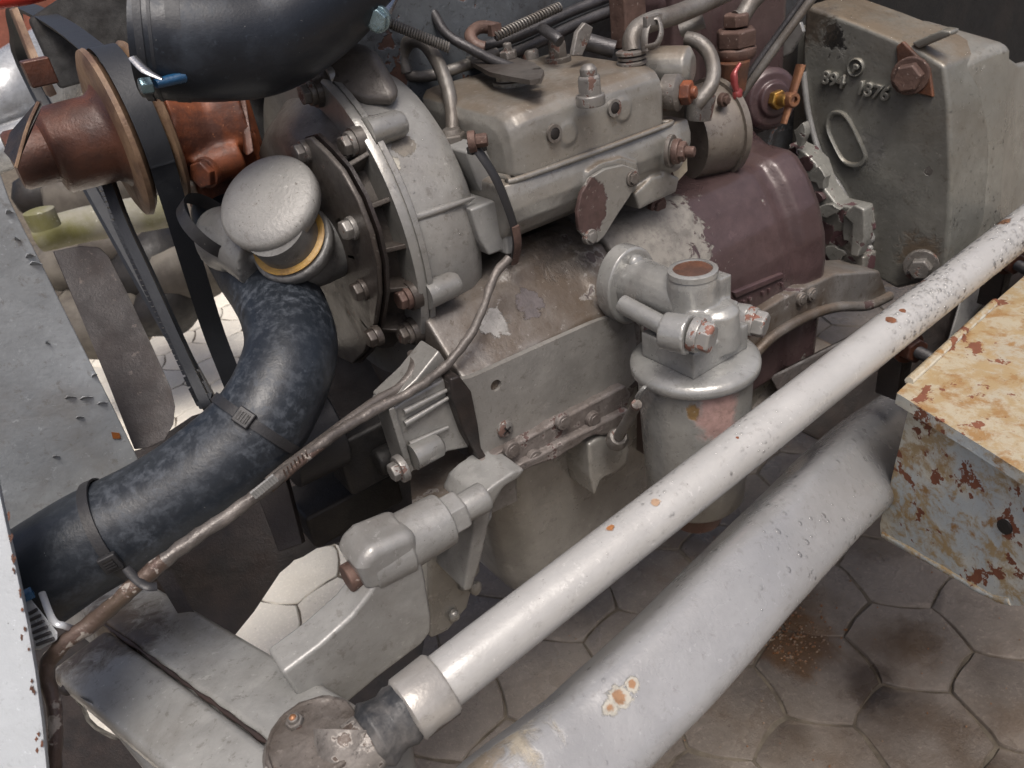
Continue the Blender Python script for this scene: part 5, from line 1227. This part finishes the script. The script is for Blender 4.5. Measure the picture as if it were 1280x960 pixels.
# fuel feed pipe with its banjo joint and wire clip
line('feed_pipe', [(791, 66, .72), (790, 50, .72), (798, 36, .722), (815, 27, .728), (840, 20, .74), (870, 8, .755), (910, -10, .78)], .0092, M['pipe'], 'tan fuel feed pipe curving up from the ringed joint on the pump', 'pipe', n=16)
bj2 = thing('ringed_joint', 'stacked ring joint with a bent wire clip under the tan feed pipe', 'pipe joint', P(790, 75, .72))
p = P(790, 76, .722); b = MB()
for k, r in enumerate((.0135, .0145, .0135, .0148)): b.lathe(p + EZ * (k * .0045 - .008), EZ, [(0, r - .002), (.001, r), (.0032, r), (.0042, r - .002)], 26)
b.build('rings', M['boltgrey'], bj2)
MB().tube([P(806, 64, .705), P(806, 44, .70), P(812, 26, .70), P(822, 24, .70), P(826, 34, .70), P(826, 44, .70), P(820, 56, .702), P(806, 60, .703)], .0042, n=10, sub=6, flat=.5).build('clip', M['boltgrey'], bj2)
MB().box(P(816, 25, .70), EX * .010, EZ * .0045, EY * .003).build('clip_band', M['boltgrey'], bj2, bevel=.0008)
MB().box(P(785, 22, .775), EX * .015, EY * .012, EZ * .028).build('post', M['boltbrown'], bj2, bevel=.003)
MB().lathe(P(783, 2, .765), EZ, [(-.004, .010), (.006, .0095)], 6).build('post_nut', M['boltgrey'], bj2)
line('return_pipe', [(858, 48, .76), (872, 52, .755), (886, 66, .75), (892, 88, .745), (888, 108, .742), (876, 124, .742), (870, 132, .745)], .0072, M['pipe'], 'thin grey pipe hooking over into the socket at the pump end', 'pipe')
MB().tube([P(850, 38, .80), P(880, 26, .79)], .0075, n=12).build('short_stub', M['pipe'], None, label='short grey stub rod with a head behind the hooked pipe', cat='rod')
ff = thing('brass_fitting', 'dirty brown hexagon pipe fitting with red sealant at the top', 'fitting', P(915, 70, .84))
p = P(920, 50, .84); b = MB(); b.hexa(p - EZ * .006, EZ, .0225, .018, .3); b.lathe(p - EZ * .020, EZ, [(0, .019), (.006, .022), (.012, .022), (.014, .018)], 26); b.hexa(p + EZ * .014, EZ, .015, .013, .1); b.build('hex_body', M['boltbrown'], ff, bevel=.001, seg=1)
b = MB(); b.tube([p + EZ * .02, P(928, 20, .83), P(940, 2, .83), P(965, -20, .83)], [.010, .009, .009, .009], n=14); b.build('elbow', M['pipe'], ff)
b = MB(); b.lathe(P(918, 92, .84) - EZ * .018, EZ, [(0, .012), (.03, .016)], 20); b.build('stem', M['rust'], ff)
b = MB(); b.tube([P(925, 80, .815), P(918, 95, .815), P(922, 122, .825)], [.002, .004, .003], n=8); b.lathe_sc(P(922, 118, .825), .007, 6, (1, .8, 1)); b.wobble(.002, 150).build('red_sealant', M['jack'], ff)
line('push_rod', [(1012, -12, .80), (960, 60, .83), (916, 120, .86)], .0036, M['rod'], 'left one of two thin dark rods crossing beside the gearbox top', 'rod', n=10)
line('push_rod', [(1030, -22, .79), (968, 62, .825), (922, 126, .86)], .0046, M['pipe'], 'right lighter one of two thin rods crossing beside the gearbox top', 'rod', n=10)
hbn = thing('head_bolt', 'big hexagon bolt head on the dark cylinder head at the top', 'bolt', P(574, 18, .78))
bolt(hbn, P(574, 18, .775), (EZ * .35 - EY), .0135, .010, M['boltgrey'], washer=1.35)
# grimy manifold lumps along the top edge
mf = thing('manifold', 'dark grimy manifold casting along the top edge above the control rods', 'manifold', P(660, 10, .86))
b = MB(); b.tube([P(600, -5, .86), P(680, 6, .87), P(760, -6, .89)], [.035, .03, .034], n=18); b.box(P(640, 12, .84), EX * .03, EY * .015, EZ * .012); b.box(P(850, 50, .92), EX * .05, EY * .03, EZ * .04); b.build('casting', M['front'], mf, remesh=.003, sm=4)
# lump of head casting between hose and timing cover
hm_ = 0
cl = thing('thermostat_casting', 'dark grimy casting between the upper hose and the timing cover', 'casting', P(410, 100, .80))
b = MB(); b.tube([P(360, 120, .80), P(420, 90, .80), P(480, 150, .80), P(520, 190, .80)], [.06, .05, .045, .05], n=18); b.box(P(420, 70, .81), EX * .04, EY * .02, EZ * .035); b.build('casting', M['front'], cl, remesh=.003, sm=5)
b = MB(); b.prism([P(x, y, .632) for x, y in ((388, 100), (398, 74), (428, 50), (468, 58), (488, 92), (504, 122), (488, 132), (456, 132), (424, 122))], ray(450, 90).normalized() * .09); b.build('sloped_cover', M['front'], cl, bevel=.012, seg=4)

# ------------------------------------------------------------------ blurred things beyond the tractor
mp = thing('mossy_pipe', 'mossy yellow green pipe lying beyond the tractor at the left', 'pipe', P(120, 290, 1.5))
b = MB(); b.tube([P(48, 296, 1.5), P(110, 280, 1.52), P(210, 262, 1.6)], [.03, .034, .036], n=24); b.build('pipe', M['moss'], mp)
b = MB(); b.lathe(P(58, 284, 1.42), EZ, [(0, .026), (.032, .027), (.034, .02)], 24); b.build('stub', M['moss'], mp)
rk = thing('rock_pile', 'heap of pale weathered stones beyond the tractor behind the mossy pipe', 'stones', P(110, 250, 1.9))
rn = random.Random(12)
for k, (x, y, r) in enumerate(((75, 240, .08), (120, 250, .10), (150, 300, .09), (190, 330, .10), (100, 330, .09), (130, 400, .12), (210, 380, .09), (250, 330, .1), (60, 330, .07))):
    bb = MB(); bb.lathe_sc(P(x, y, 1.85), r, 7, (1.2, 1, .8)); bb.wobble(.03, 9, k); bb.build('stone', M['stone'] if k % 3 else M['dark'], rk)
tk = thing('parked_machine', 'blurred shiny silver sheet metal of another machine at the left edge', 'machine', P(20, 150, 2.3))
b = MB(); b.tube([P(-60, 175, 2.3), P(20, 120, 2.3), P(90, 60, 2.5)], [.10, .12, .10], n=20); b.build('upper_sheet', M['tin'], tk)
b = MB(); b.tube([P(-60, 215, 2.2), P(20, 180, 2.2), P(110, 150, 2.3)], [.05, .06, .06], n=20); b.build('lower_sheet', M['tin'], tk)
b = MB(); b.box(P(0, 60, 2.6), EX * .3, EY * .05, EZ * .14); b.build('red_sheet', paint('faded_red', (.42, .15, .10), off=61), tk, bevel=.02)
